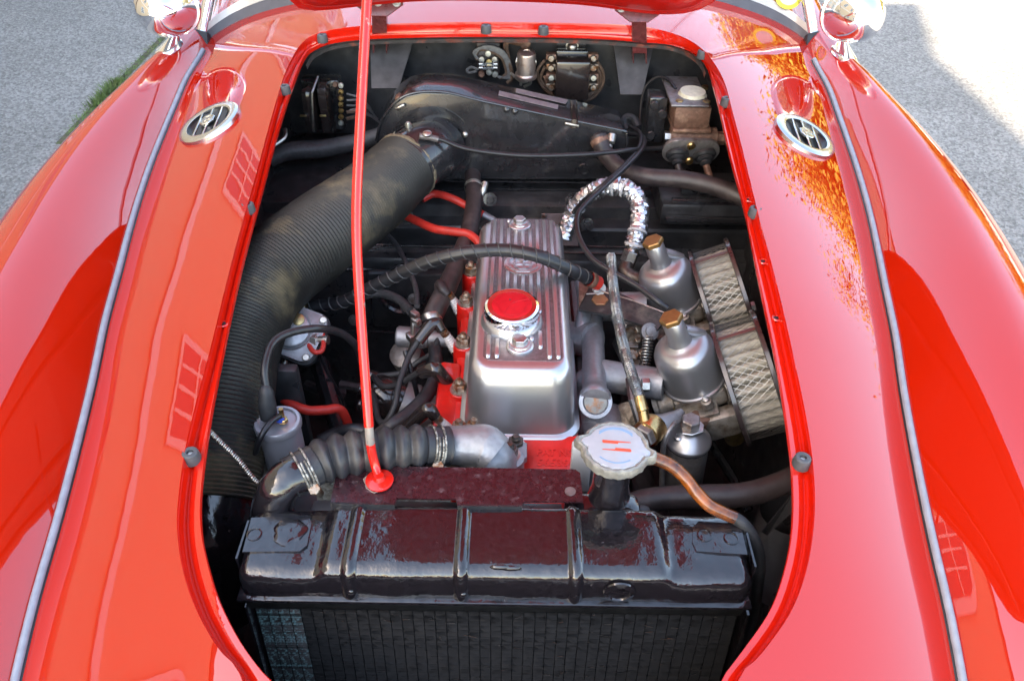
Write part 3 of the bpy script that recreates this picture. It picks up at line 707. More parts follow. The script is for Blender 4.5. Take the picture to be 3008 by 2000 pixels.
# data plate on the toe board behind the rocker cover
dp_ = sheet([PY(px, py, 1.43) for px, py in ((1590, 628), (1690, 628), (1698, 720), (1600, 720))], .002); pl_ = obj('data_plate', dp_, 'plate_pink', car)
for px, py in ((1598, 634), (1684, 634)):
    g = G(); g.lathe([(.006, 0), (.005, .003), (0, .004)], PY(px, py, 1.428), (0, -1, 0), 10); obj('rivet', g, 'steel', pl_)
# brackets, pipes and clips low in the bay
for nm, pts, r, m in (('brake_pipe', [(960, 655, .66), (1060, 662, .655), (1180, 668, .65), (1320, 680, .65)], .0035, 'black_gloss'), ('brake_pipe', [(1010, 760, .63), (1080, 738, .635), (1180, 722, .64), (1330, 726, .64)], .003, 'black_gloss'),
                      ('floor_pipe', [(1000, 1130, .42), (1060, 1140, .42), (1150, 1150, .42)], .010, 'steel_dull'), ('wiring_clip', [(900, 1130, .50), (950, 1150, .50), (1010, 1155, .48)], .010, 'loom_grey'),
                      ('floor_pipe', [(2080, 1290, .55), (2150, 1400, .5), (2200, 1500, .48)], .008, 'black_gloss')):
    g = G(); g.tube(W(*pts), r, n=8); obj(nm, g, m, car)
g = G(); b = PY(1190, 870, 1.30); g.lathe([(.055, 0), (.055, .006), (.05, .008), (.045, .004), (0, .004)], PY(1185, 850, 1.33), (0, -.95, .3), 28); obj('blanking_plate', g, 'black_gloss', car)
for px, py in ((1193, 905), (1040, 940), (1215, 878)):
    g = G(); q = PY(px, py, 1.315); g.lathe([(.012, 0), (.012, .002)], q, (0, -.95, .3), 14); g.hexa(q, (0, -.95, .3), .008, .008); obj('bolt', g, 'steel_dull', car)
# ---------------------------------------------------------------- heater on the shelf
HY = 1.52
ht = thing('heater', 'black sheet metal heater box with sloping top on the bulkhead shelf', 'heater', PY(1450, 520, HY))
out = [(1105, 415), (1117, 363), (1138, 330), (1161, 302), (1192, 281), (1243, 270), (1317, 273), (1419, 298), (1677, 353), (1828, 384), (1840, 396), (1843, 415), (1838, 441), (1812, 470), (1800, 528), (1120, 530), (1106, 480)]
pl = [PY(px, py, HY) for px, py in out]; fr = M(((1, 0, 0, 0), (0, 0, 1, HY), (0, 1, 0, 0), (0, 0, 0, 1)))
g = G(); g.prism([(p.x, p.z) for p in pl], fr, .10, .004, 2, True); case = obj('case', g, 'black_gloss', ht, smooth=45)
edge = [PY(px, py, HY-.001) for px, py in out[:13]]
g = G(); g.tube(edge, .0028, n=8, seg=4); obj('seam_bead', g, 'black_gloss', case)
c = PY(1272, 425, HY); dax = V((-.42, -.80, .16)).normalized()
g = G(); g.lathe([(.083, .0), (.083, .003), (.060, .0035), (.060, .006)], c, (0, -1, 0), 48); obj('flange', g, 'black_gloss', ht)
top_h = P(1193, 488, .80)
g = G(); g.tube([c+V((.01, .0, 0)), c+V((0, -.03, 0)), c.lerp(top_h, .45)+V((.008, -.012, .008)), top_h+(top_h-c)*.15], [.061, .061, .062, .064], n=32, seg=6); obj('elbow', g, 'black_gloss', ht)
g = G()
q = c.lerp(top_h, .52); ax = (top_h-c).normalized()
g.lathe([(.0655, -.004), (.067, 0), (.0655, .004)], q, ax, 36, cap=False); obj('rolled_ring', g, 'black_gloss', ht)
for px, py in ((1163, 396), (1366, 396), (1488, 323), (1512, 328)):
    b = PY(px, py, HY-.004); g = G(); g.lathe([(.0065, 0), (.006, .003), (.0035, .005), (0, .0055)], b, (0, -1, .1), 14); obj('rivet', g, 'steel' if py > 390 else 'black_gloss', ht)
b = P(1202, 385, .90)
g = G(); b = PY(1202, 402, 1.47); g.hexa(b, (0, -.15, 1), .0075, .009); g.lathe([(.0045, .0), (.0045, .030), (.003, .033)], b, (0, -.15, 1), 12); g.hexa(b+V((0, 0, .022)), (0, -.15, 1), .0065, .007); obj('stud', g, 'zinc', ht)
# strap and data plates on the sloping top
def top_pt(px, py):
    """point on the sloping top face, which runs straight back from the front outline"""
    y = HY
    for _ in range(30):
        p = PY(px, py, y); xs = [q.x for q in pl[5:11]]; zs = [q.z for q in pl[5:11]]
        z = zs[-1]
        for i in range(len(xs)-1):
            if xs[i] <= p.x <= xs[i+1]: z = lerp(zs[i], zs[i+1], (p.x-xs[i])/(xs[i+1]-xs[i]))
        if p.x < xs[0]: z = zs[0]
        r = ray(px, py); y = .5*y+.5*(r.y*(z-CZ)/r.z)
    return PY(px, py, y)
nt_ = V((.18, 0, 1)).normalized()
def plate(q, name, mat, lift):
    g = sheet([top_pt(*p)+nt_*lift for p in q], .001); return obj(name, g, mat, ht)
p1 = plate([(1466, 270), (1640, 312), (1638, 324), (1463, 283)], 'data_plate', 'plate_pink', .0015)
p2 = plate([(1516, 265), (1668, 299), (1660, 310), (1514, 277)], 'maker_plate', 'plate_pink', .0028)
c2 = top_pt(1560, 281)+nt_*.0032; e1 = (top_pt(1610, 292)-top_pt(1520, 271)).normalized(); e2 = nt_.cross(e1); f = M((e1, e2, nt_)).transposed().to_4x4(); f.translation = c2
obj('lettering', text_geo('SMITHS', .013, .0002, f, .030), 'print_dark', p2, smooth=0)
b0 = top_pt(1685, 305); b1 = PY(1687, 356, HY); 
g = G(); g.tube([b0+V((0, .01, .002)), b0+V((0, -.01, .003)), b1+V((0, -.004, .003)), b1+V((0, -.006, -.012))], .007, n=8, spline=False, flat=(.3, 1)); obj('strap', g, 'bakelite', ht)
for px, py, w in ((1680, 367, .03), (1175, 315, .022)):
    b = PY(px, py, HY-.005); g = G(); g.box(b, (w, .006, .007), rot=M.Rotation(rad(12 if px > 1500 else -28), 3, 'Y'), bev=.0025); obj('clip', g, 'steel', ht)
bb = PY(1170, 298, HY); g = G(); g.box(bb+V((0, .012, .002)), (.012, .02, .012), rot=M.Rotation(rad(-40), 3, 'Y'), bev=.002); obj('clip', g, 'rust', ht)
f = M(((1, 0, 0, 0), (0, 0, -1, HY-.0005), (0, 1, 0, 0), (0, 0, 0, 1))); c3 = PY(1530, 488, HY); f.translation.x = c3.x; f.translation.z = c3.z
obj('embossed_lettering', text_geo('SMITHS', .042, .0012, f, .115, bold=-.0004), 'black_gloss', ht, smooth=0)
g = G(); cc = PY(1715, 498, HY); g.lathe([(.014, .0), (.012, .003), (.010, .003), (.009, -.002), (0, -.002)], cc, (0, -1, 0), 20); obj('knockout', g, 'black_gloss', ht)
g = G(); a = PY(1760, 410, HY); g.lathe([(.0165, 0), (.0165, .014), (.015, .016)], a+V((0, .002, 0)), (0.05, -1, -.1), 20); obj('hose_stub', g, 'rubber_brown', ht)

# ---------------------------------------------------------------- fresh air trunk
dt = thing('air_duct_hose', 'wide ribbed dark air trunk curving from the heater past the radiator', 'duct', P(640, 1310, .6))
cp = [top_h+(top_h-c)*.0, P(1092, 580, .79), P(930, 700, .79), P(768, 835, .775), P(690, 990, .75), P(655, 1175, .715), P(630, 1330, .68), P(612, 1470, .645)]
cr = [.066, .070, .073, .074, .073, .072, .071, .070]
pts, rr_ = catmull(cp, cr, 90)
# resample at even spacing
acc = [0]
for i in range(1, len(pts)): acc.append(acc[-1]+(pts[i]-pts[i-1]).length)
L_ = acc[-1]; pitch = .0062; N = int(L_/pitch*4); q_ = []; r_ = []; j = 0
for i in range(N+1):
    s_ = L_*i/N
    while j < len(acc)-2 and acc[j+1] < s_: j += 1
    t = (s_-acc[j])/(acc[j+1]-acc[j]); q_.append(pts[j].lerp(pts[j+1], t))
    r_.append(lerp(rr_[j], rr_[j+1], t)*(1+.0035*math.sin(s_*31)+.003*math.sin(s_*83))+(.0018 if i % 4 == 0 else (.0004 if i % 2 else -.0014)))
g = G(); g.tube(q_, r_, n=40, spline=False); obj('ribbed_trunk', g, 'duct_cloth', dt, smooth=70)
g = G(); ax = (cp[0]-cp[1]).normalized(); g.lathe([(.0665, -.006), (.0695, -.003), (.069, .0025), (.064, .004)], cp[0], ax, 40, rf=lambda a, r, i: r*(1+.012*math.sin(a*9+i)+.008*math.sin(a*23+i*2))); obj('frayed_end', g, 'duct_dirt', dt)

fn = thing('air_intake', 'black flared metal air intake feeding the ribbed trunk', 'intake', P(620, 1600, .5))
a = P(612, 1472, .645)
g = G(); g.tube([a+V((0, .03, .012)), P(618, 1540, .615), P(640, 1620, .57)], [.067, .063, .058], n=28); obj('collar', g, 'black_rad', fn)
g = G(); rows = []
for k in range(9):
    t = k/8; p = P(612, 1560, .625).lerp(P(640, 1740, .50), t); w = .060+.03*t
    rows.append([p+V((w*math.cos(a_), w*.7*math.sin(a_), .012*math.cos(a_*2))) for a_ in [2*math.pi*j/24 for j in range(24)]])
g.grid(rows, close_v=True); obj('horn', g, 'black_rad', fn)
g = G(); g.tube(W((720, 1545, .63), (700, 1600, .60), (690, 1660, .57)), .008, n=8, flat=(.4, 1.6)); obj('bracket', g, 'black_rad', fn)
fn2 = thing('brake_duct', 'dark flared duct between the oil hose and the right of the radiator', 'duct', P(2290, 1640, .5))
g = G(); rows = []
for k in range(9):
    t = k/8; p = P(2330, 1500, .60).lerp(P(2300, 1690, .52), t); w = .050+.018*t
    rows.append([p+V((w*math.cos(a_), w*.75*math.sin(a_), .01*math.sin(a_))) for a_ in [2*math.pi*j/24 for j in range(24)]])
g.grid(rows, close_v=True); obj('horn', g, 'black_bay', fn2)
g = sheet(W((2235, 1560, .62), (2325, 1450, .66), (2325, 1500, .64), (2250, 1570, .61)), .004); obj('bracket', g, 'black_bay', fn2)

# ---------------------------------------------------------------- electrics on the bulkhead
def wires(t, lst, r=.0022, mat='wire_grey'):
    for pts in lst:
        g = G(); g.tube([PY(*p) for p in pts], r, n=6, seg=4); obj('wire', g, mat, t)
def screw(t, px, py, y, r=.006, mat='zinc', ax=(0, -1, .1)):
    b = PY(px, py, y); g = G(); g.lathe([(r, 0), (r, .003), (r*.8, .005), (0, .0052)], b, ax, 12); obj('screw', g, mat, t)
cb = thing('control_box', 'black bakelite control box with wire clip and brass terminal strip on the bulkhead', 'control box', PY(920, 400, 1.70))
g = G(); bxp(g, 876, 268, 935, 398, 1.62, .06, .014); obj('cover', g, 'bakelite', cb)
g = G(); bxp(g, 928, 258, 975, 402, 1.63, .07, .018); obj('rounded_cover', g, 'bakelite', cb)
g = G(); bxp(g, 880, 235, 1015, 385, 1.695, .04, .006); obj('back_plate', g, 'black_gloss', cb)
g = G(); bxp(g, 985, 262, 1016, 372, 1.665, .028, .005); obj('terminal_strip', g, 'bakelite', cb)
for i in range(7): screw(cb, 1002, 252+i*18.2+(0 if i else -1), 1.662, .0062, 'brass' if 0 < i < 6 else 'zinc')
screw(cb, 985, 248, 1.69, .006, 'rust')
g = G(); g.tube([PY(934, 226, 1.66), PY(916, 274, 1.61), PY(918, 330, 1.605), PY(921, 386, 1.61)], .0025, n=6, spline=False); obj('wire_clip', g, 'steel', cb)
for px in (890, 948):
    g = G(); bxp(g, px-10, 339, px+10, 345, 1.612, .004, .001); obj('label_strip', g, 'brass_dull', cb)
wires(cb, [[(1018, 276, 1.67), (1060, 290, 1.68), (1090, 320, 1.72)], [(1018, 295, 1.67), (1060, 297, 1.68), (1095, 330, 1.73)], [(1018, 310, 1.67), (1075, 315, 1.70), (1105, 345, 1.74)], [(1018, 330, 1.67), (1050, 322, 1.68), (1110, 350, 1.74)], [(1016, 348, 1.67), (1070, 335, 1.7), (1115, 360, 1.74)]])
wires(cb, [[(1018, 330, 1.665), (1040, 328, 1.67), (1050, 322, 1.675)], [(1018, 349, 1.665), (1036, 346, 1.67), (1048, 338, 1.68)]], .004, 'wire_brown')
lm = thing('wiring_loom', 'taped black wiring loom lying along the shelf below the control box', 'cable', PY(950, 440, 1.60))
g = G(); g.tube([PY(790, 470, 1.58), PY(850, 445, 1.60), PY(950, 437, 1.62), PY(1060, 415, 1.63), PY(1120, 395, 1.64)], [.018, .02, .02, .018, .016], n=12); obj('taped_bundle', g, 'loom_grey', lm)
g = G(); g.tube([PY(800, 430, 1.56), PY(835, 405, 1.58), PY(838, 380, 1.60)], .005, n=8); obj('clip_wire', g, 'steel', lm)

fb_ = thing('fuse_box', 'small fuse box with two glass fuses and a loop of old wires', 'fuse box', PY(1438, 235, 1.77))
g = G(); bxp(g, 1400, 150, 1468, 222, 1.765, .03, .006); obj('base', g, 'rubber_brown', fb_)
for i, py in enumerate((189, 200)):
    a, b = PY(1407, py, 1.742), PY(1461, py, 1.742)
    g = G(); g.tube([a, b], .0034, n=12, spline=False); fz = obj('fuse', g, 'glass', fb_)
    for s_, e_ in ((a, a.lerp(b, .2)), (a.lerp(b, .8), b)):
        g = G(); g.tube([s_, e_], .0040, n=12, spline=False); obj('end_cap', g, 'chrome_soft', fz)
for px, py, m_ in ((1434, 157, 'zinc'), (1415, 174, 'steel'), (1453, 174, 'steel'), (1414, 218, 'rust'), (1437, 212, 'zinc'), (1454, 218, 'zinc'), (1437, 182, 'brass_dull')): screw(fb_, px, py, 1.758, .0075, m_)
wl = []
for i in range(7):
    o = i*3.2; wl.append([(1462+o*.4, 226+i, 1.75), (1500-o*.8, 230-i*2, 1.76), (1503-o, 200, 1.76), (1478-o*.6, 152+o*.7, 1.755), (1430-o, 136+o*.6, 1.76), (1392+o*.3, 152+o, 1.76), (1402+o*.5, 172+o*.3, 1.758)])
wires(fb_, wl[:5], .0028, 'wire_grey'); wires(fb_, wl[5:], .0026, 'wire_brown')
wires(fb_, [[(1405, 205, 1.76), (1385, 198, 1.765), (1372, 206, 1.765), (1378, 214, 1.765), (1400, 210, 1.76)]], .003)
g = G(); bxp(g, 1398, 126, 1470, 150, 1.775, .02, .005); obj('cover_plate', g, 'rubber_brown', fb_)
fl = thing('flasher_can', 'small silver flasher can standing between fuse box and black regulator', 'flasher', PY(1545, 230, 1.74))
b = PY(1545, 226, 1.735); k = PY(1545, 148, 1.735).z-b.z
g = G(); g.lathe([(.0225, 0), (.0245, .001), (.0245, .007), (.0215, .009), (.0205, .012), (.0205, k*.9), (.019, k*.97), (.015, k), (.008, k+.0005), (.0075, k-.001), (0, k-.001)], b, (0, -.12, 1), 28); obj('can', g, 'flasher', fl)
for s in (-1, 1):
    g = G(); g.tube([PY(1545+s*24, 165, 1.735), PY(1545+s*29, 185, 1.73), PY(1545+s*24, 205, 1.735)], .0016, n=6); obj('clip', g, 'steel', fl)
wires(fl, [[(1530, 230, 1.73), (1530, 250, 1.735)], [(1555, 230, 1.73), (1558, 245, 1.735), (1540, 255, 1.74)], [(1500, 215, 1.75), (1530, 240, 1.74), (1550, 240, 1.74)]], .0035, 'zinc')
es = thing('earth_strap', 'rusty earth lead with eyelet screwed to the bulkhead above the silver can', 'cable', PY(1545, 128, 1.79))
wires(es, [[(1486, 150, 1.77), (1487, 128, 1.775), (1496, 120, 1.775), (1520, 126, 1.775), (1538, 127, 1.775)]], .0065, 'rust'); screw(es, 1543, 127, 1.775, .0125, 'rust'); wires(es, [[(1487, 135, 1.77), (1495, 180, 1.76), (1505, 225, 1.76), (1490, 245, 1.76)]], .0045, 'wire_brown')
vr = thing('voltage_regulator', 'black rectangular regulator box with screw tab and side terminals', 'regulator', PY(1680, 295, 1.74))
g = G(); bxp(g, 1634, 182, 1728, 300, 1.70, .06, .006); obj('cover', g, 'bakelite', vr)
g = G(); bxp(g, 1634, 150, 1727, 183, 1.745, .02, .004); obj('cap', g, 'black_gloss', vr)
g = sheet([PY(px, py, 1.775) for px, py in ((1636, 150), (1636, 124), (1642, 117), (1712, 117), (1720, 124), (1722, 150))], .004); obj('tab', g, 'black_gloss', vr)
b = PY(1681, 138, 1.765); g = G(); g.ball(b, .0115); g.lathe([(.014, 0), (.014, .003)], b+V((0, .006, 0)), (0, -1, 0), 14); obj('screw', g, 'steel', vr)
for i in range(4):
    for s in (-1, 1):
        py = 170+i*28.5; cx = 1681+s*62; g = G(); bxp(g, cx-15, py-9, cx+15, py+9, 1.735, .02, .003); tm = obj('terminal', g, 'rust' if (i+s) % 2 else 'nut_rusty', vr); screw(vr, cx, py+2, 1.732, .0075, 'zinc' if (i, s) in ((2, 1), (2, -1)) else 'nut_rusty')
wires(vr, [[(1600, 178, 1.74), (1580, 205, 1.745), (1582, 235, 1.75), (1600, 262, 1.75), (1625, 282, 1.75)], [(1602, 195, 1.74), (1592, 215, 1.745), (1590, 235, 1.75), (1612, 265, 1.75), (1630, 285, 1.75)]], .0035, 'wire_brown')
wires(vr, [[(1755, 182, 1.74), (1772, 215, 1.745), (1770, 250, 1.75), (1745, 285, 1.75), (1715, 300, 1.75)], [(1752, 196, 1.74), (1764, 225, 1.745), (1755, 262, 1.75), (1722, 290, 1.75)], [(1756, 225, 1.74), (1754, 260, 1.75), (1722, 282, 1.75)]], .0035, 'wire_brown')
wires(vr, [[(1600, 225, 1.742), (1612, 255, 1.75), (1622, 275, 1.75)]], .004, 'rust')
# ---------------------------------------------------------------- brake and clutch master cylinder
mc = thing('master_cylinder', 'rusty twin master cylinder with translucent cap and two rubber boots', 'master cylinder', P(2035, 470, .70))
MY = 1.55
g = G(); bxp(g, 1985, 315, 2082, 380, MY, .12, .006); obj('reservoir', g, 'rust', mc)
g = G(); bxp(g, 1972, 308, 2084, 318, MY-.008, .15, .003); lid = obj('lid', g, 'steel_dull', mc)
cc = PY(2030, 300, MY+.045); g = G(); g.lathe([(.026, 0), (.030, .002), (.030, .016), (.027, .019), (0, .019)], cc, (0, -.05, 1), 24, rf=lambda a, r, i: r*(1+.03*math.cos(a*8))); obj('filler_cap', g, 'cap_plastic', mc)
g = G(); g.lathe([(.0285, .0), (.0285, .0155), (.026, .021), (0, .022)], cc+V((0, 0, .003)), (0, -.05, 1), 24); obj('cap_top', g, 'cap_plastic', mc)
for px, py, yy in ((1995, 304, MY+.01), (2074, 306, MY+.01), (1984, 270, MY+.11), (2014, 244, MY+.14), (2070, 262, MY+.12)):
    b = PY(px, py, yy); g = G(); g.hexa(b, (0, 0, 1), .008, .007); obj('bolt', g, 'brass_dull', mc)
g = G(); bxp(g, 1976, 380, 2090, 395, MY-.004, .12, .004); obj('band', g, 'rust', mc)
a, b = PY(1968, 402, MY+.02), PY(2100, 406, MY+.02)
g = G(); g.tube([a, b], .022, n=20, spline=False); obj('cross_bore', g, 'rust', mc)
g = G(); g.hexa(b, (1, 0, 0), .014, .02); obj('plug', g, 'rust', mc)
g = G(); g.hexa(a-V((.012, 0, 0)), (1, 0, 0), .012, .014); obj('union', g, 'steel', mc)
c_ = PY(2028, 440, MY-.02)
g = G(); g.prism([(x*1.0, y) for x, y in rrect(.118, .062, .030, 8)], M(((1, 0, 0, c_.x), (0, -.25, -.97, c_.y), (0, .97, -.25, c_.z), (0, 0, 0, 1))), .008, .002, 2); obj('flange', g, 'steel_dull', mc)
for s in (-1, 1):
    o = c_+V((s*.028, -.008, -.004)); ax = V((s*.05+.06, -.75, -.6))
    g = G(); g.lathe([(.023, 0), (.024, .005), (.021, .009), (.017, .010), (.018, .014), (.015, .017), (.012, .018), (.0125, .022), (.008, .026)], o, ax, 24); bo = obj('rubber_boot', g, 'rubber', mc)
    g = G(); q = o+ax.normalized()*.026; g.tube([q, q+V((.014, -.03, -.035)), q+V((.03, -.05, -.08))], .0075, n=10); obj('push_rod', g, 'rust' if s > 0 else 'rubber_brown', mc)
for px, py in ((2030, 428), (2024, 472)):
    b = PY(px, py, MY-.034); g = G(); g.lathe([(.0085, 0), (.0085, .004), (.006, .0065), (0, .007)], b, (0, -.97, -.1), 14); obj('screw', g, 'brass', mc)
g = G(); bxp(g, 1910, 288, 1945, 420, 1.60, .05, .004); obj('mount_bracket', g, 'black_gloss', mc)
for px, py in ((1922, 310), (1912, 398), (1946, 335)): screw(mc, px, py, 1.59, .010, 'black_gloss')
g = G(); g.tube([PY(1985, 262, 1.62), PY(1960, 232, 1.66), PY(1925, 230, 1.68), PY(1893, 265, 1.68), PY(1882, 330, 1.66), PY(1880, 400, 1.62), PY(1876, 450, 1.6)], .0032, n=8); tag(obj('thin_pipe', g, 'wire_black'), 'thin black pipe looping up from beside the master cylinder', 'pipe')
g = G(); g.tube([PY(1875, 375, 1.6), PY(1862, 350, 1.62), PY(1840, 345, 1.63), PY(1832, 362, 1.62), PY(1845, 380, 1.61)], .008, n=8); tag(obj('grommet_loop', g, 'rubber'), 'black rubber loop on the bulkhead at the end of the heater', 'grommet')
# ---------------------------------------------------------------- engine: head, rocker cover, filler cap
EO = V((.0165, .869, .80)); ev = V((0, .39, -.015)).normalized(); eu = V((1, 0, 0)); ew = eu.cross(ev)
EM = M((eu, ev, ew)).transposed().to_4x4(); EM.translation = EO; EI = EM.inverted()
def EP(px, py, w):
    """photo pixel -> point in the engine frame at height w above the cover's top face"""
    o = EI @ CAM; d = EI.to_3x3() @ ray(px, py); return o+d*((w-o.z)/d.z)
def E(u, v, w): return EM @ V((u, v, w))
rc = thing('rocker_cover', 'polished ribbed aluminium rocker cover along the top of the engine', 'rocker cover', E(0, .18, -.11))
def rloop(w, hw, v0, v1, r, n=7): return [E(x*1.045-.003, y+(v0+v1)/2, w) for x, y in rrect(2*hw, v1-v0, r, n)]
lv = [(-.104, .079, -.053, .425, .033), (-.085, .0775, -.0495, .423, .033), (-.05, .0750, -.0425, .418, .033), (-.026, .0735, -.0375, .414, .032), (-.016, .0722, -.0345, .4105, .031), (-.009, .0698, -.031, .4075, .029), (-.004, .0662, -.027, .4035, .027), (-.001, .0615, -.022, .398, .025), (0, .0560, -.016, .392, .022)]
g = G(); vv = g.grid([rloop(*q) for q in lv], close_v=True); g.bm.faces.new(vv[-1]); sh = obj('shell', g, 'alu_polished', rc, smooth=50)
fl_ = [(-.112, .0845, -.0585, .4305, .035), (-.1105, .0865, -.0605, .4325, .036), (-.1065, .0865, -.0605, .4325, .036), (-.105, .085, -.059, .431, .035), (-.1042, .080, -.054, .426, .033), (-.1030, .0788, -.0525, .4245, .033)]
g = G(); vv = g.grid([rloop(*q) for q in fl_], close_v=True); g.bm.faces.new(vv[0]); obj('flange', g, 'alu_polished', rc, smooth=40)
g = G(); vv = g.grid([rloop(*q) for q in [(-.118, .082, -.056, .428, .034), (-.1125, .082, -.056, .428, .034)]], close_v=True); g.bm.faces.new(vv[0]); obj('gasket', g, 'cork', rc)
b1 = EP(1527, 1018, 0); b2 = EP(1526, 663, 0); bd = EP(1536, 778, 0); cpc = EP(1503, 945, 0)
VN, VF = EP(1537, 1052, 0).y, EP(1535, 649, 0).y
g = G(); g.prism([(x, y+(VN+VF)/2) for x, y in rrect(.1165, VF-VN+.012, .012, 5)], M.Translation(EM.to_3x3() @ V((0, 0, -.0005))) @ EM, .0009); obj('shaded_cast_recess', g, 'alu_recess_shaded', sh)  # cast panel, its colour darkened for the dark reflections between the ribs
cuts = [(b1.x, b1.y, .0225), (b2.x, b2.y, .0225), (bd.x, bd.y, .034), (cpc.x, cpc.y, .049)]
for i in range(9):
    u = -.0508+.0127*i; v0, v1 = VN, VF
    if -.032 < u < .03: v0 = b1.y-.004
    iv = [(v0, v1)]
    for cx, cy, r in cuts:
        if abs(u-cx) < r:
            h_ = math.sqrt(r*r-(u-cx)**2); nv = []
            for a, b in iv:
                if b <= cy-h_ or a >= cy+h_: nv.append((a, b)); continue
                if a < cy-h_-.006: nv.append((a, cy-h_))
                if b > cy+h_+.006: nv.append((cy+h_, b))
            iv = nv
    for a, b in iv:
        g = G(); rows = []
        for v, sc2 in ((a-.001, .2), (a+.001, .75), (a+.004, 1), (b-.004, 1), (b-.001, .75), (b+.001, .2)):
            rows.append([E(u+x*(.6+.4*sc2), v, z*sc2-.0005*(1-sc2)) for x, z in ((-.0036, -.0004), (-.0033, .0028), (-.0026, .0042), (.0026, .0042), (.0033, .0028), (.0036, -.0004))])
        vv = g.grid(rows); obj('rib', g, 'alu_polished', sh)
def cap_bolt(bp):
    o = E(bp.x, bp.y, 0); g = G(); g.lathe([(.0205, -.001), (.0205, .003), (.019, .0045), (.0165, .005), (.0155, .0075), (.013, .0085), (.0125, .0085)], o, ew, 28); w_ = obj('washer', g, 'alu_polished', rc)
    g = G(); g.hexa(o+ew*.008, ew, .0115, .008, .001); obj('bolt_head', g, 'steel', w_)
cap_bolt(b1); cap_bolt(b2)
f = EM.copy(); f.translation = E(bd.x, bd.y, .0002)
g = G(); g.lathe([(.0325, -.001), (.0322, .0022), (.031, .0028), (0, .0028)], E(bd.x, bd.y, 0), ew, 40); bp = obj('badge_boss', g, 'alu_polished', rc)
f.translation = E(bd.x, bd.y, .0028); obj('emblem', mg_mark(f, .0285, .0020), 'alu_polished', bp, smooth=20, label='octagon emblem with two letters cast into the rocker cover')
# filler cap
oc = thing('oil_filler_cap', 'chrome oil filler cap with red centre on the rocker cover', 'filler cap', E(cpc.x, cpc.y, .0))
g = G(); g.lathe([(.0475, -.002), (.0465, .006), (.043, .011), (.038, .012)], E(cpc.x, cpc.y, 0), ew, 40); obj('neck', g, 'alu_polished', oc)
tilt = (ew+V((0, -.10, 0))).normalized(); o = E(cpc.x, cpc.y, .012)
g = G(); g.lathe([(.036, 0), (.0405, .002), (.0415, .006), (.0415, .016), (.0405, .0195), (.037, .0215), (.0355, .0212)], o, tilt, 96, rf=lambda a, r, i: r+(.0006*math.cos(a*48) if 1 < i < 4 else 0)); obj('rim', g, 'chrome', oc)
g = G(); g.lathe([(.036, .0195), (.030, .0213), (.018, .0228), (0, .0234)], o, tilt, 48); dd = obj('red_disc', g, 'enamel_red', oc)
f = frame(o+tilt*.0216, tilt, (1, 0, 0)); g = G()
def bar(pts, w): g.tube([f @ V((x, y, .0012+.0012*(1-(x*x+y*y)/.0013))) for x, y in pts], w, n=6, seg=4, flat=(.5, 1))
bar([(-.027, .008), (-.012, -.022), (.012, -.022), (.027, .010)], .0007); bar([(-.012, -.022), (-.002, -.002), (.012, .006), (.026, .011)], .0007)
obj('raised_lines', g, 'enamel_red', dd)
g = G(); g.lathe([(.0016, .0), (.0016, .0008), (0, .001)], f @ V((-.003, .010, .0008)), tilt, 10); obj('vent_hole', g, 'wire_black', dd)

eng = thing('engine', 'red painted engine block and cylinder head under the rocker cover', 'engine', E(0, .18, -.5))
g = G()
prof_h = [(-.124, -.118), (-.118, -.105), (.0, -.105)]
g.box(E(-.012, .185, -.155), (.195, .51, .075), rot=EM.to_3x3(), bev=.008); obj('cylinder_head', g, 'engine_red', eng)
g = G(); g.box(E(-.01, .19, -.33), (.20, .50, .30), rot=EM.to_3x3(), bev=.01); obj('block', g, 'engine_red', eng)
g = G(); g.box(E(.035, -.115, -.165), (.10, .10, .07), rot=EM.to_3x3(), bev=.012); 
fh = obj('front_water_outlet', g, 'engine_red', eng)
# sloping cast pad with raised patent number
fp = frame(E(.040, -.086, -.122), V((0, -.28, .96)), (1, 0, 0))
g = G(); g.prism(rrect(.105, .075, .012, 4), fp, .006, .003, 2); pad = obj('cast_pad', g, 'engine_red', eng)
for k, tx in enumerate(('PAT NO', '565394')):
    f = fp.copy(); f.translation = fp @ V((.010, .009-k*.0165, .006)); obj('raised_number', text_geo(tx, .0155, .0016, f, .056, bold=.0004), 'engine_red', pad, smooth=0)
g = G(); g.box(E(-.02, -.10, -.27), (.12, .12, .16), rot=EM.to_3x3(), bev=.02); obj('water_pump', g, 'engine_red', eng)
def nut(px, py, z, boss=None, mat='nut_rusty', r=.0118):
    b = P(px, py, z)
    if boss:
        g = G(); g.lathe([(.0185, -boss), (.0175, -.004), (.0165, -.001), (.015, 0)], b, ew, 20); obj('stud_boss', g, 'engine_red', eng)
    g = G(); g.lathe([(.0155, 0), (.0155, .002), (.012, .0022)], b, ew, 20); n0 = obj('washer', g, 'steel', eng)
    g = G(); g.hexa(b+ew*.002, ew, r, .0125, .0012, ref=V((rnd.random(), rnd.random(), 0))); obj('nut', g, mat, n0)
    g = G(); g.lathe([(.0062, .014), (.0062, .0175), (.0056, .018), (.0062, .0185), (.0056, .0192), (.0060, .0198), (.0045, .0225), (0, .0228)], b, ew, 14); obj('stud', g, mat, n0)
for px, py, z, bs in ((1384, 800, .695, .10), (1370, 890, .693, .10), (1361, 1010, .692, .10), (1350, 1145, .690, .10), (1349, 1266, .690, .08)): nut(px, py, z, bs)
nut(1394, 1262, .698, None)
g = G(); g.box(P(1310, 1200, .655), (.035, .16, .06), rot=M.Rotation(rad(8), 3, 'Y'), bev=.006); obj('side_boss', g, 'engine_red', eng)
